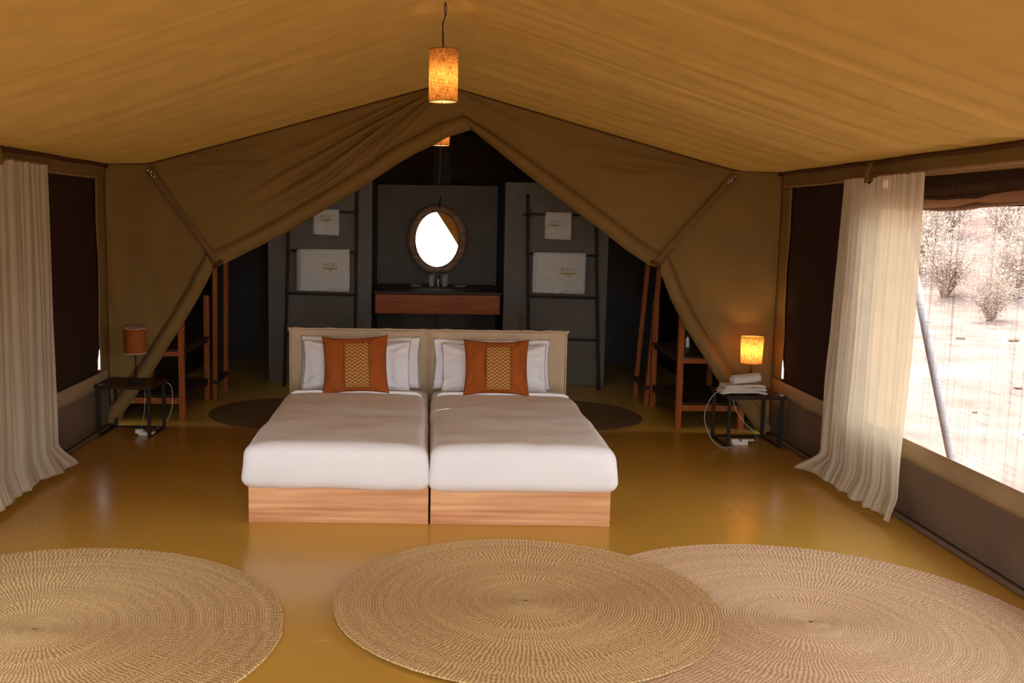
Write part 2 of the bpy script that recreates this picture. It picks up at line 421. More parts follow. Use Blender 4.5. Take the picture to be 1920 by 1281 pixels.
def resample(pts, n):
    P = [Vector((p[0], 0, p[1])) for p in pts]
    d = [0.0]
    for a, b in zip(P, P[1:]): d.append(d[-1] + (b - a).length)
    out = []
    for k in range(n + 1):
        t = d[-1] * k / n; i = 0
        while i < len(P) - 2 and d[i + 1] < t: i += 1
        f = (t - d[i]) / max(1e-9, d[i + 1] - d[i]); out.append(P[i].lerp(P[i + 1], min(1, f)))
    return out

# ------------------------------------------------------------------ setting
XL, XR, YB, YF = -2.57, 2.80, 7.95, -0.55
RX = 0.09
def ridge(y): return 2.865 - 0.035 * max(0, (y - 5.5)) - 0.004 * (y - 5.5) ** 2 * (y > 5.5) + 0.02 * max(0, 5.5 - y) * 0.3
def roof_z(x, y):
    half = (XR - RX) if x > RX else (RX - XL)
    t = abs(x - RX) / half
    zr = ridge(y); e = 2.105
    lin = zr - (zr - e) * min(1, t / 0.87)
    # softened knee where the slope meets the flat eave strip
    k = 0.10
    q = smooth01((t - 0.70) / 0.30)
    sag = -0.030 * math.sin(PI * min(1, t)) * smooth01((YB - y) / 1.5)
    return max(lin, e) + sag + 0.02 * q * (1 - q)
def roof_pt(u, v):
    x = XL - 0.35 + (XR - XL + 0.7) * u; y = YF + (YB - YF) * v
    t = min(1.0, abs(x - RX) / ((XR - RX) if x > RX else (RX - XL)))
    z = roof_z(min(XR, max(XL, x)), y) - 0.25 * max(0, x - XR, XL - x)
    e = smooth01((YB - y) / 0.35) * smooth01(t * 6) * smooth01((1 - t) * 9 + 0.15)
    yy = y + 0.10 * math.sin(t * PI) * (1 if x > RX else 0.6)
    w = 0
    for k, (f, a) in enumerate(((3.7, .0105), (7.9, .0085), (14.0, .0035))):
        w += a * (1 - abs(nz(yy * f / 2.5, k * 9 + (3 if x > RX else 30), t * 0.8)) * 3.2)
    side = 1.0 if x > RX else 0.5
    near = smooth01((y - 2.5) / 3.0)
    for sy, amp in ((4.25, .012), (2.9, .010), (5.75, .006)):
        w -= amp * math.exp(-((yy - sy) / 0.025) ** 2)
    z += w * side * e * (0.35 + near)
    return (x, y, z)
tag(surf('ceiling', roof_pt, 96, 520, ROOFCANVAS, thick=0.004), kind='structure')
def added_canopy(u, v):
    x = XL - 0.3 + (XR - XL + 0.6) * u; y = YF - 0.6 + 0.62 * v
    return (x, y, roof_z(min(XR, max(XL, x)), YF) + 0.01 - 0.05 * (1 - v))
tag(surf('ceiling_added_canopy', added_canopy, 40, 20, CANVAS, thick=0.004), kind='structure')  # unseen canopy, added to cut the high sky light at the front

floor = box('floor', (XL - 0.25, -4.0, -0.30), (XR + 0.25, 12.4, 0.0), CEMENT, bev=0.0); tag(floor, kind='structure')

def wall_side(sx, name, y_open):
    """sx=-1 left wall, +1 right wall"""
    x = XR if sx > 0 else XL
    y0, y1 = 1.2, 7.74
    def skirt(u, v):
        y = YF + (YB - YF) * u; z = 0.365 * v
        b = 0.018 * math.sin(PI * v) * (1 + 0.8 * nz(y * 1.7, 1.0 * sx)) + 0.006 * nz(y * 5, z * 9)
        return (x - sx * (b + 0.0), y, z)
    w = surf(name, skirt, 160, 10, SKIRT, thick=0.004); tag(w, kind='structure')
    surf('sill_band', lambda u, v: (x - sx * (0.012 + 0.004 * nz((YF + (YB - YF) * u) * 3, v)), YF + (YB - YF) * u, 0.352 + 0.118 * v), 120, 3, BAND, w, thick=0.006)
    def topband(u, v):
        y = YF + (YB - YF) * u
        return (x - sx * (0.010 + 0.007 * nz(y * 9 + v * 2, v * 1.5) + 0.01 * v), y, 1.975 + 0.15 * v)
    surf('top_band', topband, 260, 5, CANVAS, w, thick=0.005)
    surf('jamb_band', lambda u, v: (x - sx * (0.008 + 0.006 * nz(v * 6, u * 2)), y1 + (YB - y1) * u - 0.01 * math.sin(v * 9) * (1 - u), 0.46 + 1.53 * v), 6, 40, CANVAS, w, thick=0.005)
    surf('front_panel', lambda u, v: (x - sx * 0.004 * nz(v * 3, u * 3), YF + (y0 - YF) * u, 0.46 + 1.53 * v), 12, 20, CANVAS, w, thick=0.005)
    tube('eave_cord', [(x - sx * 0.035, YF + (YB - YF) * k / 60, 2.086 + 0.004 * math.sin(k * 0.9)) for k in range(61)], 0.014, CANVAS_SEAM, w)
    tube('band_piping', [(x - sx * 0.022, YF + (YB - YF) * k / 60, 1.985 + 0.002 * math.sin(k)) for k in range(61)], 0.007, BAND, w)
    tube('skirt_roll', [(x - sx * 0.03, YF + (YB - YF) * k / 40, 0.018) for k in range(41)], 0.017, SKIRT, w)
    tube('corner_seam', [(x - sx * 0.01, YB - 0.008, 0.02 + 2.06 * k / 20) for k in range(21)], 0.008, CANVAS_SEAM, w)
    # the screened window
    sc = surf('window_1' if sx < 0 else 'window_2', lambda u, v: (x + sx * 0.006, y0 - 0.02 + (y1 - y0 + 0.04) * u, 0.44 + 1.56 * v), 2, 2, SCREEN)
    tag(sc, kind='structure')
    # the canvas cover hanging outside the screen: closed from the corner to y_open, rolled up beyond
    xo = x + sx * 0.024
    V = []; Fc = []
    outline = [(y_open, 0.36), (y1 + 0.002, 0.36), (y1 - 0.012, 0.50), (y1 - 0.022, 0.56), (y1 - 0.012, 0.64), (y1 + 0.07, 0.70), (y1 + 0.07, 2.02), (y_open, 2.02)]
    notch = [(y_open, 0.30), (YB, 0.30), (YB, 0.475), (y1 + 0.04, 0.48), (y1 + 0.045, 0.56), (y1 + 0.085, 0.645), (YB, 0.68), (YB, 2.10), (y_open, 2.10)]
    n = len(notch)
    for dx in (0, 0.008):
        for yy, zz in notch: V.append((xo + sx * dx, yy, zz))
    Fc = [tuple(range(n)), tuple(range(n, 2 * n))[::-1]] + [(i, i + n, (i + 1) % n + n, (i + 1) % n) for i in range(n)]
    cov = mesh('closed_cover', V, Fc, FLAPDARK, sc, False)
    if y_open > y0 + 0.1:
        surf('cover_top', lambda u, v: (xo + sx * (0.055 + 0.01 * nz(u * 20, v * 3)), y0 + (y_open - y0) * u, 1.80 + 0.32 * v), 40, 6, FLAPDARK, sc, thick=0.006)
        pts = [(xo + sx * (0.012 + 0.006 * math.sin(k * .35)), y0 + (y_open - y0) * k / 50, 1.845 - 0.022 * nz(k * .13, 4) + 0.012 * math.sin(k * 0.11)) for k in range(51)]
        tube('rolled_cover', pts, [0.040 + 0.004 * nz(k * .4, 7) for k in range(51)], ROLLED, sc, 12)
        tube('rolled_cover', [(p[0] + sx * 0.008, p[1], p[2] + 0.062 + 0.008 * math.sin(i_ * .5)) for i_, p in enumerate(pts)], 0.028, ROLLED, sc, 10)
    return w
WL = wall_side(-1, 'wall_left', 4.6)
WR = wall_side(1, 'wall_right', 6.28)

# --- rear gable: the two tied-back canvas flaps
def flap(name, label, sx, hem, low, seamp, cornerp, folds, knot):
    root = thing(name, label, 'tent flap', (0, YB, 0))
    nS, nT = 90, 70
    K = Vector((knot[0], 0, knot[1]))
    def disp(p, d, lower):
        y = 0.0
        kd = (p - K).length
        hw = 0.125
        amp = 0.055 * smooth01(kd / 0.35 + 0.25)
        if d < hw: y -= amp * math.sin(PI * min(1, d / hw)) ** 0.7
        y += 0.018 * math.exp(-((d - hw - 0.012) / 0.016) ** 2) * smooth01(kd / 0.3)
        if not lower:
            for (cx, cz, ang, wd_, am, rmax) in folds:
                v = Vector((p.x - cx, 0, p.z - cz)); r = v.length
                if r < 1e-4: continue
                a = math.degrees(math.atan2(-v.z, abs(v.x))) + 3.0 * nz(r * 1.4, ang)
                env = smooth01(r / 0.3) * smooth01((rmax - r) / 0.7)
                y -= 1.35 * am * math.exp(-((a - ang) / wd_) ** 2) * env
                y += am * 0.9 * math.exp(-((a - ang - wd_ * 1.6) / (wd_ * 0.6)) ** 2) * env
            y -= 0.018 * nz(p.x * 2.2, p.z * 2.2)
        else:
            y -= 0.020 * nz(p.x * 3.1, p.z * 3.1, 4) + 0.012 * nz(p.x * 7, p.z * 5, 9)
            y -= 0.02 * math.exp(-(kd / 0.35) ** 2)
        y -= 0.035 * math.exp(-(kd / 0.16) ** 2)
        return y
    def panel(nm, inner, outer, lower, free_edge):
        A = resample(inner, nS); B = resample(outer, nS)
        V = []; Fc = []
        for i in range(nS + 1):
            for j in range(nT + 1):
                t = (j / nT) ** 1.35
                p = A[i].lerp(B[i], t); d = (B[i] - A[i]).length * t
                edge = 1.0 - smooth01((t - 0.86) / 0.14)
                y = disp(p, d, lower) * edge
                V.append((p.x, y, p.z))
        for i in range(nS):
            for j in range(nT):
                a = i * (nT + 1) + j
                q = (a, a + 1, a + nT + 2, a + nT + 1)
                Fc.append(q if sx > 0 else q[::-1])
        o = mesh(nm, V, Fc, CANVAS, root)
        md = o.modifiers.new('thickness', 'SOLIDIFY'); md.thickness = 0.004; md.offset = 0
        return o
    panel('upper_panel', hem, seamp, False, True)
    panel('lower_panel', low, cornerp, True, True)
    # tie strap from the eave to the knot
    s0 = Vector((seamp[-1][0], -0.035, seamp[-1][1] - 0.05)); s1 = Vector((knot[0], -0.075, knot[1] + 0.02))
    dr = (s1 - s0); sd = Vector((dr.z, 0, -dr.x)).normalized()
    def st(u, v):
        p = s0.lerp(s1, v); w = 0.028 - 0.008 * v
        return p + sd * (u - 0.5) * 2 * w + Vector((0, -0.004 * math.sin(v * 8) - 0.015 * math.sin(PI * v), 0))
    surf('tie_strap', st, 4, 24, STRAP, root, thick=0.006)
    # loop of the strap round the gathered hem
    loop = []
    for k in range(17):
        a = 2 * PI * k / 16
        loop.append((knot[0] + sd.x * 0.038 * math.cos(a), -0.06 + 0.045 * math.sin(a), knot[1] + sd.z * 0.038 * math.cos(a)))
    tube('strap_loop', loop[:-1], 0.013, CANVAS_SEAM, root, 8, True)
    for q in (0.0, 0.045):
        p = s0 + dr.normalized() * (0.02 + q)
        ring = [(p.x + 0.014 * math.cos(2 * PI * k / 14), -0.055, p.z + 0.014 * math.sin(2 * PI * k / 14)) for k in range(14)]
        tube('buckle_ring', ring, 0.003, CHROME, root, 6, True)
    tube('roof_cord', [(p.x, -0.022, p.z - 0.010) for p in resample([seamp[0]] + seamp[1:] + cornerp[1:2], 40)], 0.007, CANVAS_SEAM, root, 6)
    return root
ap = (RX + 0.01, ridge(YB) - 0.005)
def on_roof(x, y=YB): return (x, roof_z(x, y) - 0.003)
seamL = [ap] + [on_roof(x) for x in (-0.4, -0.8, -1.2, -1.6, -1.95, -2.20)]
seamR = [ap] + [on_roof(x) for x in (0.5, 0.9, 1.3, 1.7, 2.1, 2.40)]
hemL = [(0.34, 2.405), (0.142, 2.341), (0.022, 2.275), (-0.111, 2.21), (-0.245, 2.133), (-0.441, 1.998), (-0.681, 1.845), (-0.909, 1.712), (-1.137, 1.575), (-1.367, 1.454), (-1.60, 1.335), (-1.687, 1.306)]
lowL = [(-1.687, 1.306), (-1.832, 1.044), (-1.994, 0.784), (-2.22, 0.43), (-2.439, 0.125), (-2.528, 0.0)]
hemR = [(0.325, 2.405), (0.58, 2.21), (0.773, 2.06), (1.112, 1.814), (1.381, 1.624), (1.559, 1.488), (1.759, 1.359), (1.828, 1.347)]
lowR = [(1.828, 1.347), (1.945, 1.085), (2.088, 0.842), (2.236, 0.623), (2.37, 0.421), (2.516, 0.261), (2.669, 0.065), (2.745, 0.0)]
cornL = [seamL[-1], (XL + 0.005, 2.115), (XL + 0.005, 1.4), (XL + 0.005, 0.7), (XL + 0.005, 0.0)]
cornR = [seamR[-1], (XR - 0.005, 2.115), (XR - 0.005, 1.4), (XR - 0.005, 0.7), (XR - 0.005, 0.0)]
flap('tent_flap', 'left canvas door flap, tied back by a strap behind the unlit lamp', -1, hemL, lowL, seamL, cornL,
     [(0.12, 2.74, 35, 1.6, .030, 2.1), (0.12, 2.74, 30.0, 1.7, .032, 1.9), (0.12, 2.74, 43, 1.8, .024, 1.2), (0.12, 2.74, 52, 3, .02, .7),
      (0.12, 2.74, 24.5, 2.0, .022, 2.3), (-2.2, 2.10, -9, 3.0, .022, 1.3), (-2.2, 2.10, 2, 3, .02, 1.2)], (-1.66, 1.325))
flap('tent_flap', 'right canvas door flap, tied back by a strap behind the glowing lamp', 1, hemR, lowR, seamR, cornR,
     [(0.12, 2.74, 27, 3, .014, 2.4), (2.4, 2.09, -7, 3.0, .026, 1.6), (2.4, 2.09, 14, 4, .016, 1.0), (0.12, 2.74, 33, 2, .010, 1.6)], (1.80, 1.365))
# --- front gable (behind the camera, seen only in the mirror): flaps tied wider
def front_flap(sx):
    x1 = XR if sx > 0 else XL
    inner = [(0.55, 2.40), (1.12, 1.55), (1.5, 0.9), (2.1, 0.0)] if sx > 0 else [(0.12, 2.40), (-0.22, 1.55), (-0.55, 0.9), (-1.4, 0.0)]
    outer = [(RX, ridge(YF)), (RX + sx * 1.0, 2.6), (x1, 2.10), (x1, 1.2), (x1, 0.0)]
    A = resample(inner, 40); B = resample(outer, 40)
    def fn(u, v):
        i = v * 40; k = min(39, int(i)); f = i - k
        a = A[k].lerp(A[k + 1], f); b = B[k].lerp(B[k + 1], f); p = a.lerp(b, u)
        return (p.x, YF + 0.03 * nz(p.x * 3, p.z * 3), p.z)
    o = surf('wall_front_left' if sx < 0 else 'wall_front_right', fn, 30, 80, CANVAS, thick=0.005)
    tag(o, kind='structure')
front_flap(-1); front_flap(1)

# --- rear chamber
def sbox(name, lo, hi, m_, bev=0.004):
    return tag(box(name, lo, hi, m_, bev=bev), kind='structure')
sbox('wall_niche_left', (-1.64, 10.25, 0), (-0.575, 10.37, 2.085), GREY)
sbox('wall_niche_right', (0.785, 10.25, 0), (1.85, 10.37, 2.085), GREY)
sbox('wall_recess_left', (-0.675, 10.37, 0), (-0.575, 11.4, 2.085), GREYD)
sbox('wall_recess_right', (0.785, 10.37, 0), (0.885, 11.4, 2.085), GREYD)
sbox('wall_recess_back', (-0.675, 11.4, 0), (0.885, 11.5, 2.085), GREY)
sbox('wall_rear', (XL, 11.95, 0), (XR, 12.05, 2.0), GREYD)
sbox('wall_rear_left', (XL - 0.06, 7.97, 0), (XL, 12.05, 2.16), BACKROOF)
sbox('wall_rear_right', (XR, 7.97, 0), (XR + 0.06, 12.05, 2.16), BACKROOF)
def rear_roof(u, v):
    x = XL + (XR - XL) * u; y = YB + 0.03 + (12.3 - YB) * v
    return (x, y, roof_z(x, YB) + 0.02 + 0.01 * nz(x * 2, y * 2))
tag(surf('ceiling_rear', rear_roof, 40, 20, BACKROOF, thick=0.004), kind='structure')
gv = [(XL, 12.1, 1.9), (XR, 12.1, 1.9)] + [(x, 12.1, roof_z(x, YB) + 0.03) for x in [XR - k * (XR - XL) / 20 for k in range(21)]]
gb = [(x, y + 0.02, z) for x, y, z in gv]; n_ = len(gv)
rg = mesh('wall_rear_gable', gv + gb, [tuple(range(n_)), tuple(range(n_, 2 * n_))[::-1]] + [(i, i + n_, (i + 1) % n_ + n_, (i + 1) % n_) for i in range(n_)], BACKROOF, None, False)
tag(rg, kind='structure')
surf('centre_strip', lambda u, v: (0.055 + 0.215 * u, 12.06 + 0.004 * nz(v * 4), 1.95 + 0.80 * v), 3, 12, GREYD, rg, thick=0.004)

# --- outdoors
def ground_z(x, y):
    r = max(0, x - 11.5 + (y - 20) * 0.3)
    back = max(0, -y - 12)
    h = 4.2 * smooth01(r / 16.0)
    return -0.32 + h + 0.05 * nz(x * .6, y * .6) + 0.25 * nz(x * .15, y * .15) * min(1, (max(0, abs(x) - 4) + max(0, -y - 4)) / 6)
def gpt(u, v):
    x = -35 + 80 * u; y = -40 + 95 * v
    return (x, y, ground_z(x, y))
tag(surf('ground', gpt, 160, 190, SAND), kind='structure')

# ------------------------------------------------------------------ beds
def make_bed(x0, x1, label, seed, sd):
    cx = (x0 + x1) / 2; w = (x1 - x0) / 2
    t = thing('bed', label, 'bed', (cx, 6.4, 0))
    b = box('base', (-w, -0.965, 0.0), (w, 1.03, 0.235), WOODBED, t, 0.003)
    box('front_board', (-w - 0.001, -0.977, 0.0), (w + 0.001, -0.9655, 0.235), WOODBED, b, 0.0025)
    softbox('mattress', (-w + 0.005, -0.94, 0.236), (w - 0.005, 1.03, 0.43), 0.05, SHEET, t, (12, 20, 5))
    def hb(p, q):
        p = p.copy()
        top = smooth01((q.z - 0.25) / 0.16)
        p.z += top * (0.008 * nz(p.x * 5 + seed, 2) + (0.012 * smooth01((abs(q.x) - 0.40) / 0.1)))
        p.y += 0.006 * nz(p.x * 6, p.z * 3, seed)
        p.x += 0.008 * nz(p.z * 7, seed) * smooth01(abs(q.x) / w - 0.6)
        return p
    xa, xb = (-w - 0.048, w - 0.007) if sd < 0 else (-w - 0.014, w + 0.018)
    h = softbox('headboard', (xa, 1.045, 0.04), (xb, 1.145, 0.868), 0.03, LINEN, t, (40, 6, 30), hb)
    pts = [(xa - 0.003 + (xb - xa + 0.006) * k / 40, 1.05, 0.872 + 0.006 * nz(k * .3 + seed, 5)) for k in range(41)]
    tube('piping', pts, 0.007, LINEN, h)
    for sx, xe in ((-1, xa), (1, xb)):
        ou = 0.016 if sx == sd else 0.0005
        tube('slipcover_ear', [(xe - sx * 0.015, 1.06, 0.845), (xe, 1.055, 0.866), (xe + sx * ou, 1.05, 0.878)], [0.016, 0.013, 0.004], LINEN, h)
        tube('piping', [(xe - sx * 0.002, 1.052, 0.06 + 0.8 * k / 20 ) for k in range(21)], 0.006, LINEN, h)
    return t
make_bed(-0.985, 0.020, 'left wooden platform bed with a beige slipcovered headboard', 1, -1)
make_bed(0.034, 1.039, 'right wooden platform bed with a beige slipcovered headboard', 8, 1)

def make_duvet(x0, x1, label, seed):
    def fn(p, q):
        p = p.copy()
        hx = (x1 - x0) / 2; cx = (x0 + x1) / 2
        side = abs(q.x) / hx; top = smooth01((q.z + 0.02) / 0.1)
        p.z += top * (0.022 * (1 - side ** 4) + 0.008 * nz(p.x * 3 + seed, p.y * 3) + 0.004 * nz(p.x * 9, p.y * 7, seed))
        low = 1 - smooth01((q.z + 0.12) / 0.2)
        # the front of the cover bulges and its lower edge hangs in a soft wave
        fr = smooth01((-q.y - 0.62) / 0.2)
        p.y -= fr * (0.014 * math.sin(PI * (q.z + 0.13) / 0.26) + 0.008 * nz(p.x * 5, p.z * 4, seed) - 0.02 * low)
        p.x += 0.012 * nz(p.y * 3, p.z * 5, seed) * side + (q.x / hx) * 0.018 * fr * low
        p.z += low * (0.014 * nz(p.x * 2.5 + seed, p.y * 2.5) - 0.006)
        # narrowing toward the pillows
        return p
    o = softbox('duvet', (x0, 5.355, 0.198), (x1, 7.03, 0.448), 0.066, SHEET, None, (44, 70, 16), fn)
    tag(o, label, 'duvet')
    cx = (x0 + x1) / 2
    # folded back hem at the head end
    hx = (x1 - x0) / 2
    pts = []
    for k in range(41):
        a = -1 + 2 * k / 40
        drop = 0.09 * smooth01((abs(a) - 0.86) / 0.14) ** 1.3
        pts.append((cx + a * (hx - 0.01), 6.985 + 0.012 * nz(a * 2, seed), 0.462 + 0.012 * (1 - a ** 4) - drop + 0.003 * nz(a * 6, seed)))
    tube('turned_hem', pts, 0.013, SHEET, o, 8)
    return o
make_duvet(-1.010, 0.016, 'smooth white duvet tucked over the left bed', 3)
make_duvet(0.028, 1.062, 'smooth white duvet tucked over the right bed', 11)

def pillow_mesh(name, w, h, t, material, seed, flange=0.0, pinch=0.06, n=36, wr=0.006):
    """upright pillow in its own xz plane, front towards -y, base at z=0"""
    V = []; Fc = []
    def P(u, v, s):
        a, b = 2 * u - 1, 2 * v - 1
        fi = 1 - flange
        ia, ib = max(-1, min(1, a / fi)), max(-1, min(1, b / fi))
        prof = (max(0, 1 - abs(ia) ** 2.6) ** 0.55) * (max(0, 1 - abs(ib) ** 2.6) ** 0.55)
        x = a * w / 2 * (1 - pinch * (1 - b * b) * abs(a) ** 3 * 0.9)
        z = b * h / 2 * (1 - pinch * (1 - a * a) * abs(b) ** 3 * 1.2)
        y = -s * (t / 2 * prof + 0.002)
        wrk = wr * nz(x * 9 + seed, z * 9, s) + wr * 0.8 * nz(x * 22, z * 5 + seed, s)
        rim = smooth01((max(abs(a), abs(b)) - 0.85) / 0.15)
        # tension creases running in from the corners
        cr = 0.0
        d = abs(abs(a) - abs(b))
        cr = 0.5 * wr * math.sin(d * 16 + seed) * smooth01((abs(a) + abs(b) - 0.9) / 0.6)
        y += -s * (wrk + cr) * (1 - rim) + rim * 0.012 * nz(x * 14, z * 14, seed)
        return (x, y, z + h / 2)
    idx = {}
    for s in (1, -1):
        for j in range(n + 1):
            for i in range(n + 1):
                edge = i in (0, n) or j in (0, n)
                key = (i, j, 0 if edge else s)
                if key not in idx:
                    idx[key] = len(V); V.append(P(i / n, j / n, s if not edge else 0))
    for s in (1, -1):
        for j in range(n):
            for i in range(n):
                q = []
                for di, dj in ((0, 0), (1, 0), (1, 1), (0, 1)):
                    ii, jj = i + di, j + dj
                    e = ii in (0, n) or jj in (0, n)
                    q.append(idx[(ii, jj, 0 if e else s)])
                Fc.append(tuple(q) if s > 0 else tuple(q[::-1]))
    return mesh(name, V, Fc, material)
def put(o, loc, tilt, rz=0.0, ry=0.0):
    o.location = loc; o.rotation_euler = (-tilt, ry, rz); return o
gp = 'white bed pillows'
for (x, y, w, h, tl, rz, lab, sd) in [
        (-0.493, 7.335, 0.90, 0.385, 0.20, 0.0, 'wide white flanged pillow against the left headboard, back of its pair', 2),
        (-0.515, 7.205, 0.80, 0.37, 0.30, 0.0, 'white pillow just behind the left rust cushion', 5),
        (0.487, 7.335, 0.88, 0.375, 0.20, 0.0, 'wide white flanged pillow against the right headboard, back of its pair', 9),
        (0.500, 7.205, 0.78, 0.36, 0.30, 0.0, 'white pillow just behind the right rust cushion', 14)]:
    o = pillow_mesh('pillow', w, h, 0.13, PILLOW, sd, 0.07, 0.04, 48, 0.017)
    put(o, (x, y, 0.446), tl, rz); tag(o, lab, 'pillow', gp)
for (x, w, h, rz, ry, lab, sd) in [
        (-0.497, 0.475, 0.425, 0.03, -0.035, 'square rust cushion with faded zigzag panel on the left bed', 4),
        (0.497, 0.470, 0.410, -0.02, 0.0, 'square rust cushion with crisp zigzag panel on the right bed', 7)]:
    t = thing('cushion', lab, 'cushion', (x, 6.96, 0.462)); t.rotation_euler = (-0.33, ry, rz)
    o = pillow_mesh('cover', w, h, 0.13, ORANGE, sd, 0.0, 0.085, 48, 0.013); o.parent = t
    # woven zigzag panel laid over the middle of the front
    def pn(u, v, w=w, h=h):
        a = 0.05 - 0.37 + 0.74 * u; b = -0.86 + 1.58 * v
        prof = (max(0, 1 - abs(a) ** 2.6) ** 0.55) * (max(0, 1 - abs(b) ** 2.6) ** 0.55)
        z = b * h / 2 * (1 - 0.085 * (1 - a * a) * abs(b) ** 3 * 1.2)
        return (a * w / 2, -(0.065 * prof + 0.013), z + h / 2)
    surf('zigzag_panel', pn, 12, 24, ZIGZAG, t, thick=0.003)

# ------------------------------------------------------------------ rugs
def rug(name, label, c, R, material, seed, pitch=0.0125, seg=360):
    """a flat coil of grass rope: every turn of the spiral is its own ridge, crossed by ribs of stitches"""
    V = []; U = []; Fc = []
    per = 3; nr = int(R / pitch) * per
    for i in range(nr + 1):
        for k in range(seg + 1):
            a = 2 * PI * k / seg
            r = min(pitch * (i / per + k / seg), R)
            lump = abs(math.sin(PI * (i % per) / per))
            ca, sa = math.cos(a), math.sin(a)
            wob = 1 + 0.014 * nz(ca * 1.2 + seed, sa * 1.2)
            z = 0.004 + 0.004 * lump + 0.0025 * nz(r * ca * 3, r * sa * 3, seed)
            if i >= nr - 1: wob += 0.004 * nz(ca * 25, sa * 25, seed)
            if i == nr: z = 0.0
            V.append((r * wob * ca, r * wob * sa, z)); U.append((k / seg, r))
    for i in range(nr):
        for k in range(seg):
            p = i * (seg + 1) + k
            Fc.append((p, p + seg + 1, p + seg + 2, p + 1))
    o = mesh(name, V, Fc, material, None, True, U)
    if sum(p.normal.z for p in o.data.polygons) < 0: o.data.flip_normals()
    o.location = c
    tag(o, label, 'rug')
    return o
rug('round_rug', 'round woven grass rug before the left bed, cut by the picture edge', (-1.60, 3.92, 0.0), 1.02, RUGA, 1)
rug('round_rug', 'round woven grass rug in front of the beds, overlapping its neighbour', (0.452, 4.27, 0.0115), 0.85, RUGA, 4)
rug('round_rug', 'pale round woven grass rug on the right, partly under the middle one', (1.66, 4.10, 0.0), 1.03, RUGB, 8)
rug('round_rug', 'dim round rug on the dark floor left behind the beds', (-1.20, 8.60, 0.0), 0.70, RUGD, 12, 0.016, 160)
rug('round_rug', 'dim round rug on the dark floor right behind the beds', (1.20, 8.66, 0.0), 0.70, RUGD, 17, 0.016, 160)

# ------------------------------------------------------------------ curtains
def curtain(label, sx, xw, top, bot, ztop, seed, loop_u, flare=0.0):
    """top, bot = (Y of the far edge, Y of the near edge) at the rod and at the floor"""
    root = thing('curtain', label, 'curtain', (xw, (top[0] + top[1]) / 2, 0))
    oy = (top[0] + top[1]) / 2
    ks = [(6, 0.55), (13, 0.6), (21, 0.6), (33, 0.45), (52, 0.25)]
    ph = [random.uniform(0, 6.28) for _ in ks]
    def fn(u, v):
        ww = u + 0.030 * nz(v * 1.6, u * 3, seed) * v
        f = sum(a * (1 - 0.75 * v * min(1, k / 25.0)) * (1 + 1.6 * v * (k < 8)) * math.sin(2 * PI * k * ww * 0.9 + p + 3.0 * nz(u * 3.5, k + v * 0.7, seed)) for (k, a), p in zip(ks, ph)) / 1.7
        vv = v ** 1.2
        y = (top[0] + (top[1] - top[0]) * u) * (1 - vv) + (bot[0] + (bot[1] - bot[0]) * u) * vv
        amp = 0.012 + 0.015 * smooth01(v * 1.2) * (0.6 + 0.8 * abs(nz(u * 3, v * 2, seed)))
        dip = 0.055 * math.exp(-((u - loop_u) / 0.045) ** 2) * (1 - v) ** 6
        z = ztop * (1 - v) - dip + 0.004 * f * (1 - v) ** 8
        x = -sx * (0.010 + amp * (f + 0.9))
        # the hem piles a little on the floor
        pile = smooth01((v - 0.90) / 0.10)
        x += -sx * pile * (0.05 + 0.035 * nz(u * 5, seed))
        z = max(z, 0.012 + 0.012 * (1 + nz(u * 16, seed))) + pile * 0.015 * (1 + nz(u * 7, seed + 3))
        # flared far corner
        fl = flare * smooth01((v - 0.90) / 0.10) * smooth01((0.16 - u) / 0.16)
        y += fl; x += -sx * fl * 0.7
        y += 0.010 * nz(v * 5, u * 12, seed) * v
        return (x, y - oy, z)
    surf('drape', fn, 300, 90, MUSLIN, root)
    # rod, and the canvas loop that carries it
    tube('curtain_rod', [(0.0 + sx * 0.012, top[1] - oy - 2.6, ztop + 0.008), (sx * 0.004, top[0] - oy + 0.14, ztop + 0.004)], 0.011, BAND, root)
    yl = top[0] + (top[1] - top[0]) * loop_u - oy
    def lp(u, v):
        a = -0.2 + v * 1.0
        return (-sx * (0.040 - 0.02 * v + 0.012 * math.sin(PI * v)), yl + 0.055 * (u - 0.5) * (1 - 0.0 * v), ztop - 0.035 + 0.125 * v)
    surf('rod_loop', lp, 4, 12, CANVAS, root, thick=0.005)
    return root
curtain('long white muslin curtain hanging at the left wall, hem piled on the floor', -1, XL + 0.10, (6.47, 4.85), (6.47, 4.75), 2.012, 3, 0.46, 0.08)
curtain('long white muslin curtain glowing in front of the bright right window', 1, XR - 0.10, (6.49, 5.46), (6.57, 5.45), 1.988, 9, 0.35, 0.12)

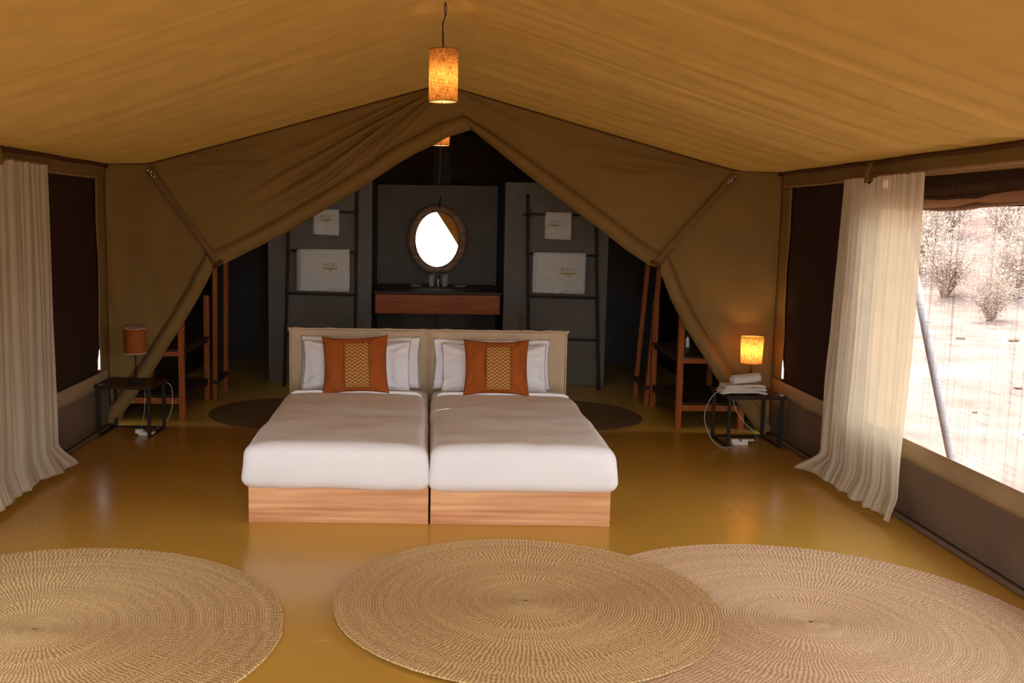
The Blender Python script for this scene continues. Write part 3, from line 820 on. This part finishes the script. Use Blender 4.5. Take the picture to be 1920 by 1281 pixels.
# ------------------------------------------------------------------ lamps
def shade(root, r0_, r1_, z0, z1, material, lit, uvm=True):
    s = lathe('lamp_shade', [(r0_, z0), (r0_ + (r1_ - r0_) * .33, z0 + (z1 - z0) * .33), (r0_ + (r1_ - r0_) * .66, z0 + (z1 - z0) * .66), (r1_, z1)], material, root, 48, uv=True)
    for r, z in ((r0_, z0), (r1_, z1)):
        tube('shade_rim', [(r * math.cos(2 * PI * k / 40), r * math.sin(2 * PI * k / 40), z) for k in range(40)], 0.0028, WHITEPL if not lit else PALECORD, s, 6, True)
    return s
def pendant(loc, zr, label, cordpts, watts, pull=None):
    t = thing('pendant_lamp', label, 'lamp', loc)
    shade(t, 0.078, 0.078, 0.0, 0.272, BURLAP, True)
    lathe('bulb', [(0.0, 0.085), (0.018, 0.09), (0.028, 0.11), (0.026, 0.135), (0.012, 0.165), (0.0, 0.17)], BULBDIM, t, 20)
    lathe('diffuser', [(0.0, 0.0), (0.074, 0.0), (0.074, 0.002), (0.0, 0.002)], DIFFUSER, t, 32)
    lathe('lamp_holder', [(0.0, 0.166), (0.018, 0.168), (0.018, 0.215), (0.008, 0.23), (0.0, 0.231)], GREYPL, t, 16)
    multitube('spider_frame', [([(0.0, 0, 0.225), (0.077 * math.cos(a), 0.077 * math.sin(a), 0.268)], 0.0016) for a in (0.3, 0.3 + 2.094, 0.3 + 4.189)], STEEL, t)
    tube('cord', cordpts, 0.0035, CORD, t, 6)
    return t
p1 = pendant((0.072, 5.5, 2.332), 2.86, 'lit burlap drum pendant hanging in front, high over the beds',
             [(0.0, 0, 0.228), (-0.008, 0, 0.30), (-0.009, 0.0, 0.36), (-0.006, 0, 0.41), (0.004, 0, 0.45), (0.001, 0, 0.49), (0.004, 0, 0.522)], 0.9)
tube('cord', [(0.002, 0.006, 0.228), (0.000, 0.006, 0.30), (-0.004, 0.006, 0.36), (-0.010, 0.006, 0.41), (0.010, 0.006, 0.46), (0.012, 0.006, 0.49), (0.006, 0.006, 0.522)], 0.003, CORD, p1, 6)
tube('pull_cord', [(-0.004, 0, 0.20), (-0.008, 0, -0.1), (-0.013, 0, -0.45)], 0.0022, CORD, p1, 6)
pendant((0.108, 9.3, 2.375), 2.8, 'small lit burlap pendant, half hidden behind the canvas opening',
        [(0.0, 0, 0.228), (0.0, 0, 0.36)], 0.8)

def table_lamp(loc, label, lit, hz, zs0, zs1, r0_, r1_, material):
    t = thing('table_lamp', label, 'lamp', loc)
    lathe('lamp_base', [(0.0, 0.0), (0.062, 0.0), (0.064, 0.006), (0.060, 0.012), (0.012, 0.016), (0.0, 0.017)], STEEL, t, 28)
    tube('stem', [(0, 0, 0.012), (0, 0, zs0 + 0.06)], 0.0065, STEEL, t, 10)
    shade(t, r0_, r1_, zs0, zs1, material, lit)
    lathe('bulb', [(0.0, zs0 + 0.145), (0.016, zs0 + 0.138), (0.024, zs0 + 0.12), (0.022, zs0 + 0.10), (0.011, zs0 + 0.07), (0.0, zs0 + 0.065)], BULB if lit else BULBOFF, t, 20)
    lathe('lamp_holder', [(0.0, zs0 + 0.05), (0.014, zs0 + 0.05), (0.014, zs0 + 0.075), (0.0, zs0 + 0.076)], GREYPL, t, 14)
    multitube('shade_frame', [([(0, 0, zs0 + 0.06), (r0_ * math.cos(a) * .98, r0_ * math.sin(a) * .98, zs0 + 0.01)], 0.0014) for a in (0.5, 2.6, 4.7)], STEEL, t)
    return t
table_lamp((2.555, 7.76, 0.404), 'glowing burlap table lamp behind the folded towel on the right table', True, 0, 0.205, 0.413, 0.080, 0.087, BURLAP)
table_lamp((-2.283, 7.74, 0.404), 'unlit rust red table lamp on the left side table', False, 0, 0.225, 0.422, 0.083, 0.083, BURLAPR)

# ------------------------------------------------------------------ side tables
def side_table(loc, rz, w, d, label):
    t = thing('side_table', label, 'table', loc, rz)
    s = 0.024; H = 0.404
    box('table_top', (-w / 2 - 0.012, -d / 2 - 0.012, H - 0.028), (w / 2 + 0.012, d / 2 + 0.012, H), WOODDARK, t, 0.003)
    for sx in (-1, 1):
        for sy in (-1, 1):
            x, y = sx * (w / 2 - s / 2), sy * (d / 2 - s / 2)
            box('leg', (x - s / 2, y - s / 2, 0.0), (x + s / 2, y + s / 2, H - 0.028), STEEL, t, 0.002)
        box('side_rail', (sx * (w / 2 - s / 2) - s / 2, -d / 2 + s, 0.0), (sx * (w / 2 - s / 2) + s / 2, d / 2 - s, 0.012), STEEL, t, 0.002)
    box('back_rail', (-w / 2 + s, d / 2 - s, 0.0), (w / 2 - s, d / 2, 0.012), STEEL, t, 0.002)
    return t
side_table((2.500, 7.635, 0), 0.03, 0.425, 0.40, 'low dark side table on the right, a folded towel on top')
side_table((-2.315, 7.72, 0), -0.06, 0.42, 0.38, 'low dark side table on the left, only a lamp on top')

# folded towel on the right table
tw = thing('folded_towel', 'white towel folded and rolled on the right side table', 'towel', (2.42, 7.54, 0.405), 0.03)
for k in range(3):
    def ly(p, q, k=k):
        p = p.copy(); p.z += 0.006 * nz(p.x * 9 + k, p.y * 9); p.y += 0.008 * nz(p.x * 7, k * 3.1)
        p.x += 0.01 * nz(p.y * 12, k * 5.0)
        p.z -= 0.010 * smooth01((abs(q.x) - 0.10) / 0.07)
        return p
    softbox('towel_fold', (-0.175 + 0.012 * k, -0.085, 0.012 + 0.022 * k), (0.175 - 0.006 * k, 0.08, 0.034 + 0.022 * k), 0.0105, TOWEL, tw, (30, 14, 3), ly)
sp = []
for k in range(64):
    a = k / 63 * 5.2 * PI; r = 0.012 + 0.030 * k / 63
    sp.append((r * math.cos(a), r * math.sin(a)))
def roll(u, v):
    k = min(63, int(u * 63)); x, z = sp[k]
    return (-0.085 + 0.21 * v + 0.008 * nz(u * 3, v * 2), -0.015 + x * 1.35, 0.112 + z * 0.95 + 0.014 * v - 0.008 * (1 - v))
surf('towel_roll', roll, 63, 16, TOWEL, tw, thick=0.006)

# plug adaptors and cables under the tables
def adaptor(loc, rz, label, kind):
    t = thing('plug_adaptor', label, 'plug adaptor', loc, rz)
    box('strip_body', (-0.07, -0.03, 0.0), (0.05, 0.03, 0.03), WHITEPL, t, 0.005)
    box('plug', (-0.085, -0.05, 0.018), (-0.03, -0.008, 0.052), WHITEPL, t, 0.005)
    box('plug', (0.0, -0.04, 0.026), (0.04, -0.005, 0.048), GREYPL if kind else WHITEPL, t, 0.004)
    if not kind: box('cable_end', (0.042, -0.014, 0.03), (0.10, 0.004, 0.042), WHITEPL, t, 0.003)
    return t
adaptor((-2.165, 7.62, 0.0), -0.15, 'white multi-plug block on the floor under the left table', 1)
adaptor((2.44, 7.56, 0.0), 0.05, 'white multi-plug block on the floor under the right table', 0)
def cable(label, pts, m_=WHITEPL, r=0.0018):
    P = [Vector(p) for p in pts]; out = []
    for i in range(len(P) - 1):
        p0, p1, p2, p3 = P[max(0, i - 1)], P[i], P[i + 1], P[min(len(P) - 1, i + 2)]
        for k in range(8):
            s_ = k / 8
            out.append(0.5 * ((2 * p1) + (p2 - p0) * s_ + (2 * p0 - 5 * p1 + 4 * p2 - p3) * s_ ** 2 + (3 * p1 - p0 - 3 * p2 + p3) * s_ ** 3))
    out.append(P[-1])
    V, Fc = tube_data(out, r, 6); o = mesh('cable', V, Fc, m_); tag(o, label, 'cable'); return o
cable('white cable looping left of the right side table to the floor', [(2.27, 7.52, 0.418), (2.21, 7.50, 0.411), (2.15, 7.47, 0.34), (2.12, 7.45, 0.22), (2.17, 7.43, 0.08), (2.24, 7.42, 0.012), (2.34, 7.44, 0.006), (2.37, 7.50, 0.006)])
cable('short white cable hanging behind the right side table', [(2.47, 7.91, 0.31), (2.50, 7.89, 0.2), (2.56, 7.86, 0.11), (2.62, 7.82, 0.05), (2.62, 7.70, 0.01), (2.55, 7.57, 0.03)])
cable('pale cable dropping right of the left side table', [(-2.12, 7.95, 0.375), (-2.06, 7.94, 0.33), (-2.05, 7.93, 0.2), (-2.07, 7.92, 0.1), (-2.12, 7.9, 0.02), (-2.16, 7.86, 0.006)])
cable('thin pale cable dropping to the plug block under the left table', [(-2.27, 7.93, 0.30), (-2.27, 7.91, 0.15), (-2.26, 7.80, 0.05), (-2.24, 7.66, 0.03)])

# ------------------------------------------------------------------ open wooden racks behind the flaps
def rack(loc, sx, label):
    t = thing('open_rack', label, 'rack', loc)
    W, D = 0.52, 0.95
    s = 0.024
    hs = {(0, 0): 1.02, (0, 1): 0.98, (1, 0): 1.02, (1, 1): 0.98}
    for ix in (0, 1):
        for iy in (0, 1):
            x = sx * ix * W; y = iy * D
            box('post', (x - s, y - s, 0), (x + s, y + s, hs[(ix, iy)]), WOODRACK, t, 0.003)
    xa, xb = sorted((0, sx * W))
    sh = box('shelf', (xa - s, 0.0, 0.585), (xb + s, D, 0.603), WOODDARK, t, 0.003)
    for y in (0.0, D):
        box('rail', (xa + s, y - 0.014, 0.545), (xb - s, y + 0.014, 0.585), WOODRACK, t, 0.003)
        box('rail', (xa + s, y - 0.014, 0.145), (xb - s, y + 0.014, 0.195), WOODRACK, t, 0.003)
    for x in (0.0, sx * W):
        box('side_rail', (x - 0.012, s, 0.150), (x + 0.012, D - s, 0.190), WOODDARK, t, 0.003)
        box('side_rail', (x - 0.012, s, 0.548), (x + 0.012, D - s, 0.585), WOODDARK, t, 0.003)
    for k in range(9):
        y = 0.05 + k * 0.102
        box('slat', (xa - s + 0.01, y, 0.196), (xb + s - 0.01, y + 0.075, 0.210), WOODDARK, t, 0.002)
    return t
rack((2.100, 8.16, 0), 1, 'open wooden luggage rack standing behind the right tent flap')
rack((-2.030, 8.18, 0), -1, 'open wooden luggage rack standing behind the left tent flap')
def stand(x, y, sx, lean, label):
    t = thing('garment_stand', label, 'clothes rack', (x, y, 0))
    H = 1.62
    def post(x0_, y0_, nm='post'):
        V, Fc = [], []
        a = 0.020
        for z, dx in ((0, 0), (H, lean)):
            for px, py in ((-a, -a), (a, -a), (a, a), (-a, a)): V.append((x0_ + dx + px, y0_ + py, z))
        Fc = [(3, 2, 1, 0), (4, 5, 6, 7)] + [(i, (i + 1) % 4, (i + 1) % 4 + 4, i + 4) for i in range(4)]
        return mesh(nm, V, Fc, WOODRACK, t, False)
    post(0, 0); post(0, 0.50)
    box('cross_rail', (-0.022, 0.02, 0.16), (0.026, 0.48, 0.20), WOODDARK, t, 0.003)
    box('foot_bar', (-0.03, -0.03, 0.15), (sx * 0.0 + 0.034, 0.0, 0.19), WOODDARK, t, 0.003)
    tube('hanging_bar', [(lean * 0.97, 0.0, H * 0.97), (lean * 0.97, 0.5, H * 0.97)], 0.013, WOODRACK, t)
    return t
stand(2.055, 9.18, 1, 0.10, 'tall leaning wooden garment stand right of the right ladder')
stand(-1.965, 9.16, -1, 0.015, 'tall wooden garment stand left of the left ladder')

# ------------------------------------------------------------------ towel ladders
def ladder(loc, xa, xb, tops, label, knot):
    """xa, xb = (x at the foot, x at the top) of the rails, local"""
    t = thing('towel_ladder', label, 'ladder', loc)
    def lean(z): return 0.0 + 0.13 * z       # leans back toward the wall
    def rail(x0_, x1_, H, sd):
        pts = [(x0_ + (x1_ - x0_) * z / 1.96 + 0.004 * nz(z * 3, sd), lean(z), z) for z in [H * k / 16 for k in range(17)]]
        return tube('rail', pts, [0.0165 + 0.002 * nz(k * .7, sd) for k in range(17)], POLE, t, 8)
    rail(xa[0], xa[1], tops[0], 1); rail(xb[0], xb[1], tops[1], 5)
    rz_ = (0.10, 0.505, 0.93, 1.36, 1.765)
    for i, z in enumerate(rz_[1:]):
        f = z / 1.96
        x0_ = xa[0] + (xa[1] - xa[0]) * f; x1_ = xb[0] + (xb[1] - xb[0]) * f
        tube('rung', [(x0_ - 0.01, lean(z) - 0.004, z + 0.004), ((x0_ + x1_) / 2, lean(z) - 0.006, z - 0.002), (x1_ + 0.01, lean(z) - 0.004, z - 0.008)], 0.0105, POLE, t, 8)
        for x in (x0_, x1_):
            multitube('lashing', [([(x + 0.021 * math.cos(a + o_), lean(z) + 0.021 * math.sin(a + o_), z + 0.012 * (o_ - 1)) for a in [2 * PI * q / 10 for q in range(11)]], 0.004) for o_ in (0.5, 1.0, 1.5)], POLE, t, 5)
    if knot:
        z = 1.765; x = xa[0] + (xa[1] - xa[0]) * z / 1.96
        multitube('loose_lashing', [([(x, lean(z) - 0.02, z), (x - 0.035, lean(z) - 0.03, z + 0.005), (x - 0.055, lean(z) - 0.03, z - 0.022)], [0.010, 0.010, 0.006]),
                                    ([(x, lean(z) - 0.02, z), (x + 0.025, lean(z) - 0.03, z + 0.045), (x + 0.04, lean(z) - 0.03, z + 0.05)], [0.008, 0.008, 0.004]),
                                    ([(x, lean(z) - 0.02, z), (x + 0.028, lean(z) - 0.03, z - 0.03)], 0.009)], POLE, t, 6)
    return t
LYa = 9.985
ladder((-1.09, LYa, 0), (-0.352, -0.322), (0.362, 0.362), (2.02, 2.06), 'dark pole ladder holding towels, leaning left of the round mirror', False)
ladder((1.36, LYa, 0), (-0.318, -0.352), (0.395, 0.340), (1.965, 1.95), 'dark pole ladder holding towels, leaning right of the round mirror', True)

def emblem(t, cx, z, s, y):
    """embroidered mark: a row of small letter-like stitches, a ground line and a flat-topped tree"""
    bm = bmesh.new()
    rnd = random.Random(int(cx * 100) + 3)
    def q(x0_, x1_, z0, z1): add_box(bm, (cx + x0_ * s, y - 0.0015, z + z0 * s), (cx + x1_ * s, y, z + z1 * s))
    x = -0.50
    while x < 0.46:
        w = rnd.choice((0.05, 0.07, 0.08))
        q(x, x + 0.022, 0.10, 0.32)
        if rnd.random() < .6: q(x, x + w, 0.29, 0.32)
        if rnd.random() < .6: q(x, x + w, 0.19, 0.215)
        if rnd.random() < .5: q(x + w - 0.02, x + w, 0.10, 0.32)
        x += w + 0.035
    q(-0.56, 0.50, 0.02, 0.045)
    # crown: thin at the left, heavy at the right
    n = 14
    for k in range(n):
        a = -0.56 + 1.12 * k / n; h = 0.03 + 0.10 * max(0, math.sin((k + 1) / n * PI)) * (0.45 + 0.75 * k / n)
        q(a, a + 1.12 / n + 0.004, -0.09 - h, -0.06)
    vs = add_box(bm, (cx - 0.03 * s, y - 0.0015, z - 0.42 * s), (cx + 0.02 * s, y, z - 0.14 * s))
    for v in vs: v.co.x += (v.co.z - (z - 0.42 * s)) * 0.25
    vs = add_box(bm, (cx - 0.02 * s, y - 0.0015, z - 0.30 * s), (cx + 0.015 * s, y, z - 0.14 * s))
    for v in vs: v.co.x -= (v.co.z - (z - 0.30 * s)) * 0.6
    return bmobj('embroidered_emblem', bm, GOLD, t)
def hung_towel(cx, zr, w, h, label, seed, ecx, ecz, es, layers=3):
    yr = LYa + 0.13 * zr - 0.004
    t = thing('hanging_towel', label, 'towel', (cx, yr, zr), group='towels on the pole ladders')
    for L_ in range(layers):
        off = 0.005 * (layers - L_)
        def fn(u, v, off=off, L_=L_):
            hh = h - 0.012 * (layers - 1 - L_) * (u > 0.5)
            back = h * 0.9
            arc = PI * 0.016
            tot = back + arc + hh
            s_ = v * tot
            r = 0.013 + off
            x = (u - 0.5) * (w - 0.014 * (layers - 1 - L_)) + 0.006 * (layers - 1 - L_) + 0.005 * nz(v * 4, seed + L_) 
            if s_ < back: z = -(back - s_); y = r
            elif s_ < back + arc:
                a = (s_ - back) / arc * PI; y = r * math.cos(a); z = r * math.sin(a)
            else: z = -(s_ - back - arc); y = -r
            y -= 0.006 * nz(x * 9 + seed, z * 7) * (1 if y < 0 else -1) * min(1, abs(z) * 8)
            z += -0.010 * (u - 0.3) * (z < -0.1) + 0.004 * nz(u * 8, seed) * (z < -0.1)
            return (x, y, z)
        surf('folded_layer', fn, 24, 60, TOWEL, t, thick=0.005)
    emblem(t, ecx - cx, ecz - zr, es, -0.0365)
    return t
hung_towel(-1.062, 1.36, 0.535, 0.40, 'large white towel with a gold emblem on the left ladder', 3, -0.985, 1.205, 0.135)
hung_towel(-1.040, 1.765, 0.265, 0.235, 'small white towel on the upper rung of the left ladder', 5, -1.04, 1.69, 0.11, 2)
hung_towel(1.338, 1.355, 0.535, 0.385, 'large white towel with a gold emblem on the right ladder', 8, 1.43, 1.185, 0.14)
hung_towel(1.322, 1.765, 0.265, 0.25, 'small white towel on the upper rung of the right ladder', 11, 1.285, 1.67, 0.115, 2)

# ------------------------------------------------------------------ mirror
MC = Vector((0.105, 11.30, 1.475))
mt = thing('round_mirror', 'oval mirror in a thick carved wooden ring above the counter', 'mirror', tuple(MC))
mt.rotation_euler = (0.0, 0, 0)
V = []; Fc = []
nA, nB = 120, 20
for i in range(nA):
    a = 2 * PI * i / nA
    ox = 0.337 + 0.010 * nz(math.cos(a) * 1.4, math.sin(a) * 1.4, 3); oz = 0.387 + 0.010 * nz(math.cos(a) * 1.4, math.sin(a) * 1.4, 8)
    ix, iz = 0.240, 0.304
    for j in range(nB):
        b = 2 * PI * j / nB
        f = 0.5 - 0.5 * math.cos(b)
        x = (ix + (ox - ix) * f) * math.cos(a); z = (iz + (oz - iz) * f) * math.sin(a)
        y = -0.045 * math.sin(b) + 0.004 * math.sin(a * 34 + math.sin(a * 5) * 3 + f * 6) * (math.sin(b) > 0) + 0.005 * nz(a * 6, f * 4)
        V.append((x, y, z))
for i in range(nA):
    for j in range(nB):
        a, b = i * nB + j, i * nB + (j + 1) % nB; i2 = (i + 1) % nA
        Fc.append((a, b, i2 * nB + (j + 1) % nB, i2 * nB + j))
fr = mesh('frame', V, Fc, CARVED, mt)
V = [(0, -0.006, 0)] + [(0.247 * math.cos(2 * PI * k / 80), -0.006, 0.311 * math.sin(2 * PI * k / 80)) for k in range(80)]
V += [(x, 0.006, z) for x, y, z in V]
Fc = [(0, (k + 1) % 80 + 1, k + 1) for k in range(80)] + [(81, k + 82, (k + 1) % 80 + 82) for k in range(80)] + [(k + 1, (k + 1) % 80 + 1, (k + 1) % 80 + 82, k + 82) for k in range(80)]
gl = mesh('glass', V, Fc, MIRROR, mt, False)
gl.rotation_euler = (-0.012, 0, 0.022)
tube('hanging_strap', [(0.02, -0.05, 0.36), (0.022, -0.03, 0.42), (0.032, 0.0, 0.49)], [0.013, 0.009, 0.007], CORD, mt, 8)

# ------------------------------------------------------------------ counter in the niche
ct = thing('vanity_counter', 'thick red-brown timber counter under the round mirror', 'counter', (0.105, 10.2, 0))
box('timber_front', (-0.64, -0.045, 0.735), (0.64, 0.04, 0.935), WOODBEAM, ct, 0.008)
box('counter_top', (-0.655, -0.03, 0.936), (0.655, 1.19, 0.965), WOODDARK, ct, 0.004)
box('centre_post', (-0.02, 0.1, 0.0), (0.02, 0.14, 0.935), WOODDARK, ct, 0.004)
def tumbler(x, label):
    t = thing('tumbler', label, 'cup', (x, 10.95, 0.966), group='tumblers on the counter')
    lathe('cup_body', [(0.0, 0.0), (0.028, 0.0), (0.030, 0.005), (0.040, 0.135), (0.037, 0.135), (0.028, 0.012), (0.0, 0.010)], CERAMIC, t, 24)
tumbler(0.045, 'grey tumbler left of the chrome tap on the counter')
tumbler(0.190, 'grey tumbler right of the chrome tap on the counter')
tp = thing('basin_tap', 'slim shiny chrome tap between two tumblers on the counter', 'tap', (0.118, 10.9, 0.966))
lathe('tap_body', [(0.0, 0.0), (0.022, 0.0), (0.022, 0.01), (0.013, 0.016), (0.013, 0.05), (0.017, 0.055), (0.012, 0.065), (0.012, 0.105), (0.016, 0.11), (0.010, 0.13), (0.0, 0.135)], CHROME, tp, 20)
tube('spout', [(0, 0, 0.10), (0, -0.05, 0.125), (0, -0.09, 0.105), (0, -0.10, 0.085)], 0.008, CHROME, tp, 8)
tube('lever', [(0, 0, 0.132), (0, -0.012, 0.155)], 0.005, CHROME, tp, 8)
for x, lab in ((-0.12, 'shallow dish on the counter, left of the tumblers'), (0.36, 'shallow dish on the counter, right of the tumblers')):
    t = thing('soap_dish', lab, 'dish', (x, 10.9, 0.966), group='dishes on the counter')
    lathe('dish_body', [(0.0, 0.0), (0.045, 0.0), (0.078, 0.022), (0.074, 0.023), (0.043, 0.005), (0.0, 0.005)], CERAMIC, t, 28)
bt = thing('small_bottle', 'small pale bottle on the shelf of the right wooden rack', 'bottle', (2.31, 8.75, 0.604))
lathe('bottle_body', [(0.0, 0.0), (0.016, 0.0), (0.017, 0.004), (0.017, 0.075), (0.009, 0.086), (0.008, 0.095), (0.0, 0.095)], WHITEPL, bt, 16)
lathe('bottle_cap', [(0.0, 0.095), (0.010, 0.095), (0.010, 0.11), (0.0, 0.111)], GREYPL, bt, 12)

# ------------------------------------------------------------------ outdoors things
gp_ = thing('guy_pole', 'slanting grey guy pole standing outside the right window', 'pole', (3.30, 6.13, -0.30))
tube('pole_shaft', [(0.0, -0.35, -0.02), (0.0, 0.0, 0.58), (0.0, 0.42, 1.31), (0.0, 0.80, 1.97)], 0.026, GREYPOLE, gp_, 12)
tube('guy_rope', [(0.0, 0.80, 1.96), (0.02, 0.5, 2.2)], 0.005, PALECORD, gp_, 6)

def bush_mesh(seed, h, leafm, nt=110):
    rnd = random.Random(seed); tubes = []; LV = []; LF = []
    for k in range(nt):
        a = rnd.uniform(0, 2 * PI); sp_ = rnd.uniform(0.1, 0.75) * h * 0.62; ht = h * rnd.uniform(0.45, 1.0)
        p = [Vector((0.05 * math.cos(a), 0.05 * math.sin(a), 0))]
        for s_ in (0.35, 0.7, 1.0):
            p.append(Vector((sp_ * s_ ** 1.3 * math.cos(a + rnd.uniform(-.3, .3)), sp_ * s_ ** 1.3 * math.sin(a + rnd.uniform(-.3, .3)), ht * s_)))
        tubes.append((p, [0.022, 0.014, 0.009, 0.003]))
        for q in range(26):
            s_ = rnd.uniform(0.35, 1.0); i = min(2, int(s_ * 3)); b = p[i].lerp(p[i + 1], rnd.random()) + Vector([rnd.gauss(0, .09 * h) for _ in range(3)])
            u_ = Vector([rnd.gauss(0, 1) for _ in range(3)]).normalized(); w_ = u_.orthogonal().normalized()
            L2 = rnd.uniform(0.018, 0.045) * h * 0.6; o = len(LV)
            LV += [b - u_ * L2, b + w_ * L2 * .4, b + u_ * L2, b - w_ * L2 * .4]; LF.append((o, o + 1, o + 2, o + 3))
    st = multitube('branches', tubes, TWIG, None, 4)
    lf = mesh('foliage', LV, LF, leafm, None, False)
    return st, lf
protos = [bush_mesh(s_, 1.6, DRYLEAF) for s_ in (1, 2)]
used = set()
def bush(x, y, sc, kind, label, rz):
    t = thing('dry_bush', label, 'bush', (x, y, ground_z(x, y) - 0.03), rz, 'dry bushes outside the tent'); t.scale = (sc,) * 3
    for o in protos[kind]:
        c = o if kind not in used else o.copy()
        if kind in used: COL.objects.link(c)
        c.parent = t
    used.add(kind)
bl = 'pale dry bush on the sunlit bank beyond the right window'
for k_, (x, y, sc) in enumerate([(12.2, 21.5, .8), (13.6, 23.2, 1.0), (12.9, 24.8, 1.1), (14.6, 24.2, 1.2), (13.5, 27.2, 1.3), (15.6, 26.8, 1.3), (15.4, 30.0, 1.5),
                           (17.6, 29.6, 1.6), (16.6, 33.5, 1.9), (19.3, 33.2, 1.9), (21.2, 36.5, 2.1), (17.8, 37.5, 2.2), (14.6, 21.3, 1.0), (16.8, 24.0, 1.2)]):
    bush(x, y, sc, k_ % 2, {0: 'dry bush beyond the right window, lowest one near the right picture edge', 2: 'dry bush beyond the right window, just right of the curtain edge above the pole'}.get(k_, bl), x * 3 + y)
sb = bmesh.new(); bmesh.ops.create_icosphere(sb, subdivisions=2, radius=1)
for v in sb.verts: v.co *= 1 + 0.25 * nz(v.co.x * 1.7, v.co.y * 1.7, v.co.z * 1.7); v.co.z *= 0.55
sme = bpy.data.meshes.new('ground_stone'); sb.to_mesh(sme); sb.free(); sme.materials.append(STONE)
rnd = random.Random(5)
for (x, y, r) in [(10.2, 17.2, .16), (10.8, 16.6, .14), (11.4, 16.2, .2), (12.2, 15.8, .14), (11.8, 14.9, .13), (5.6, 8.8, .07), (5.9, 9.6, .06), (6.1, 10.9, .06), (5.15, 7.6, .05), (7.4, 12.3, .08), (9.6, 17.8, .12), (6.4, 9.0, .05)]:
    o = bpy.data.objects.new('ground_stone', sme); COL.objects.link(o); o.location = (x, y, ground_z(x, y) + r * 0.2)
    r *= 0.6
    o.scale = (r, r * rnd.uniform(.7, 1.2), r * rnd.uniform(.6, 1)); o.rotation_euler = (0, 0, rnd.uniform(0, 6))
    tag(o, 'small stone lying on the sunlit sand outside the right window', 'stone', 'stones on the sand outside')
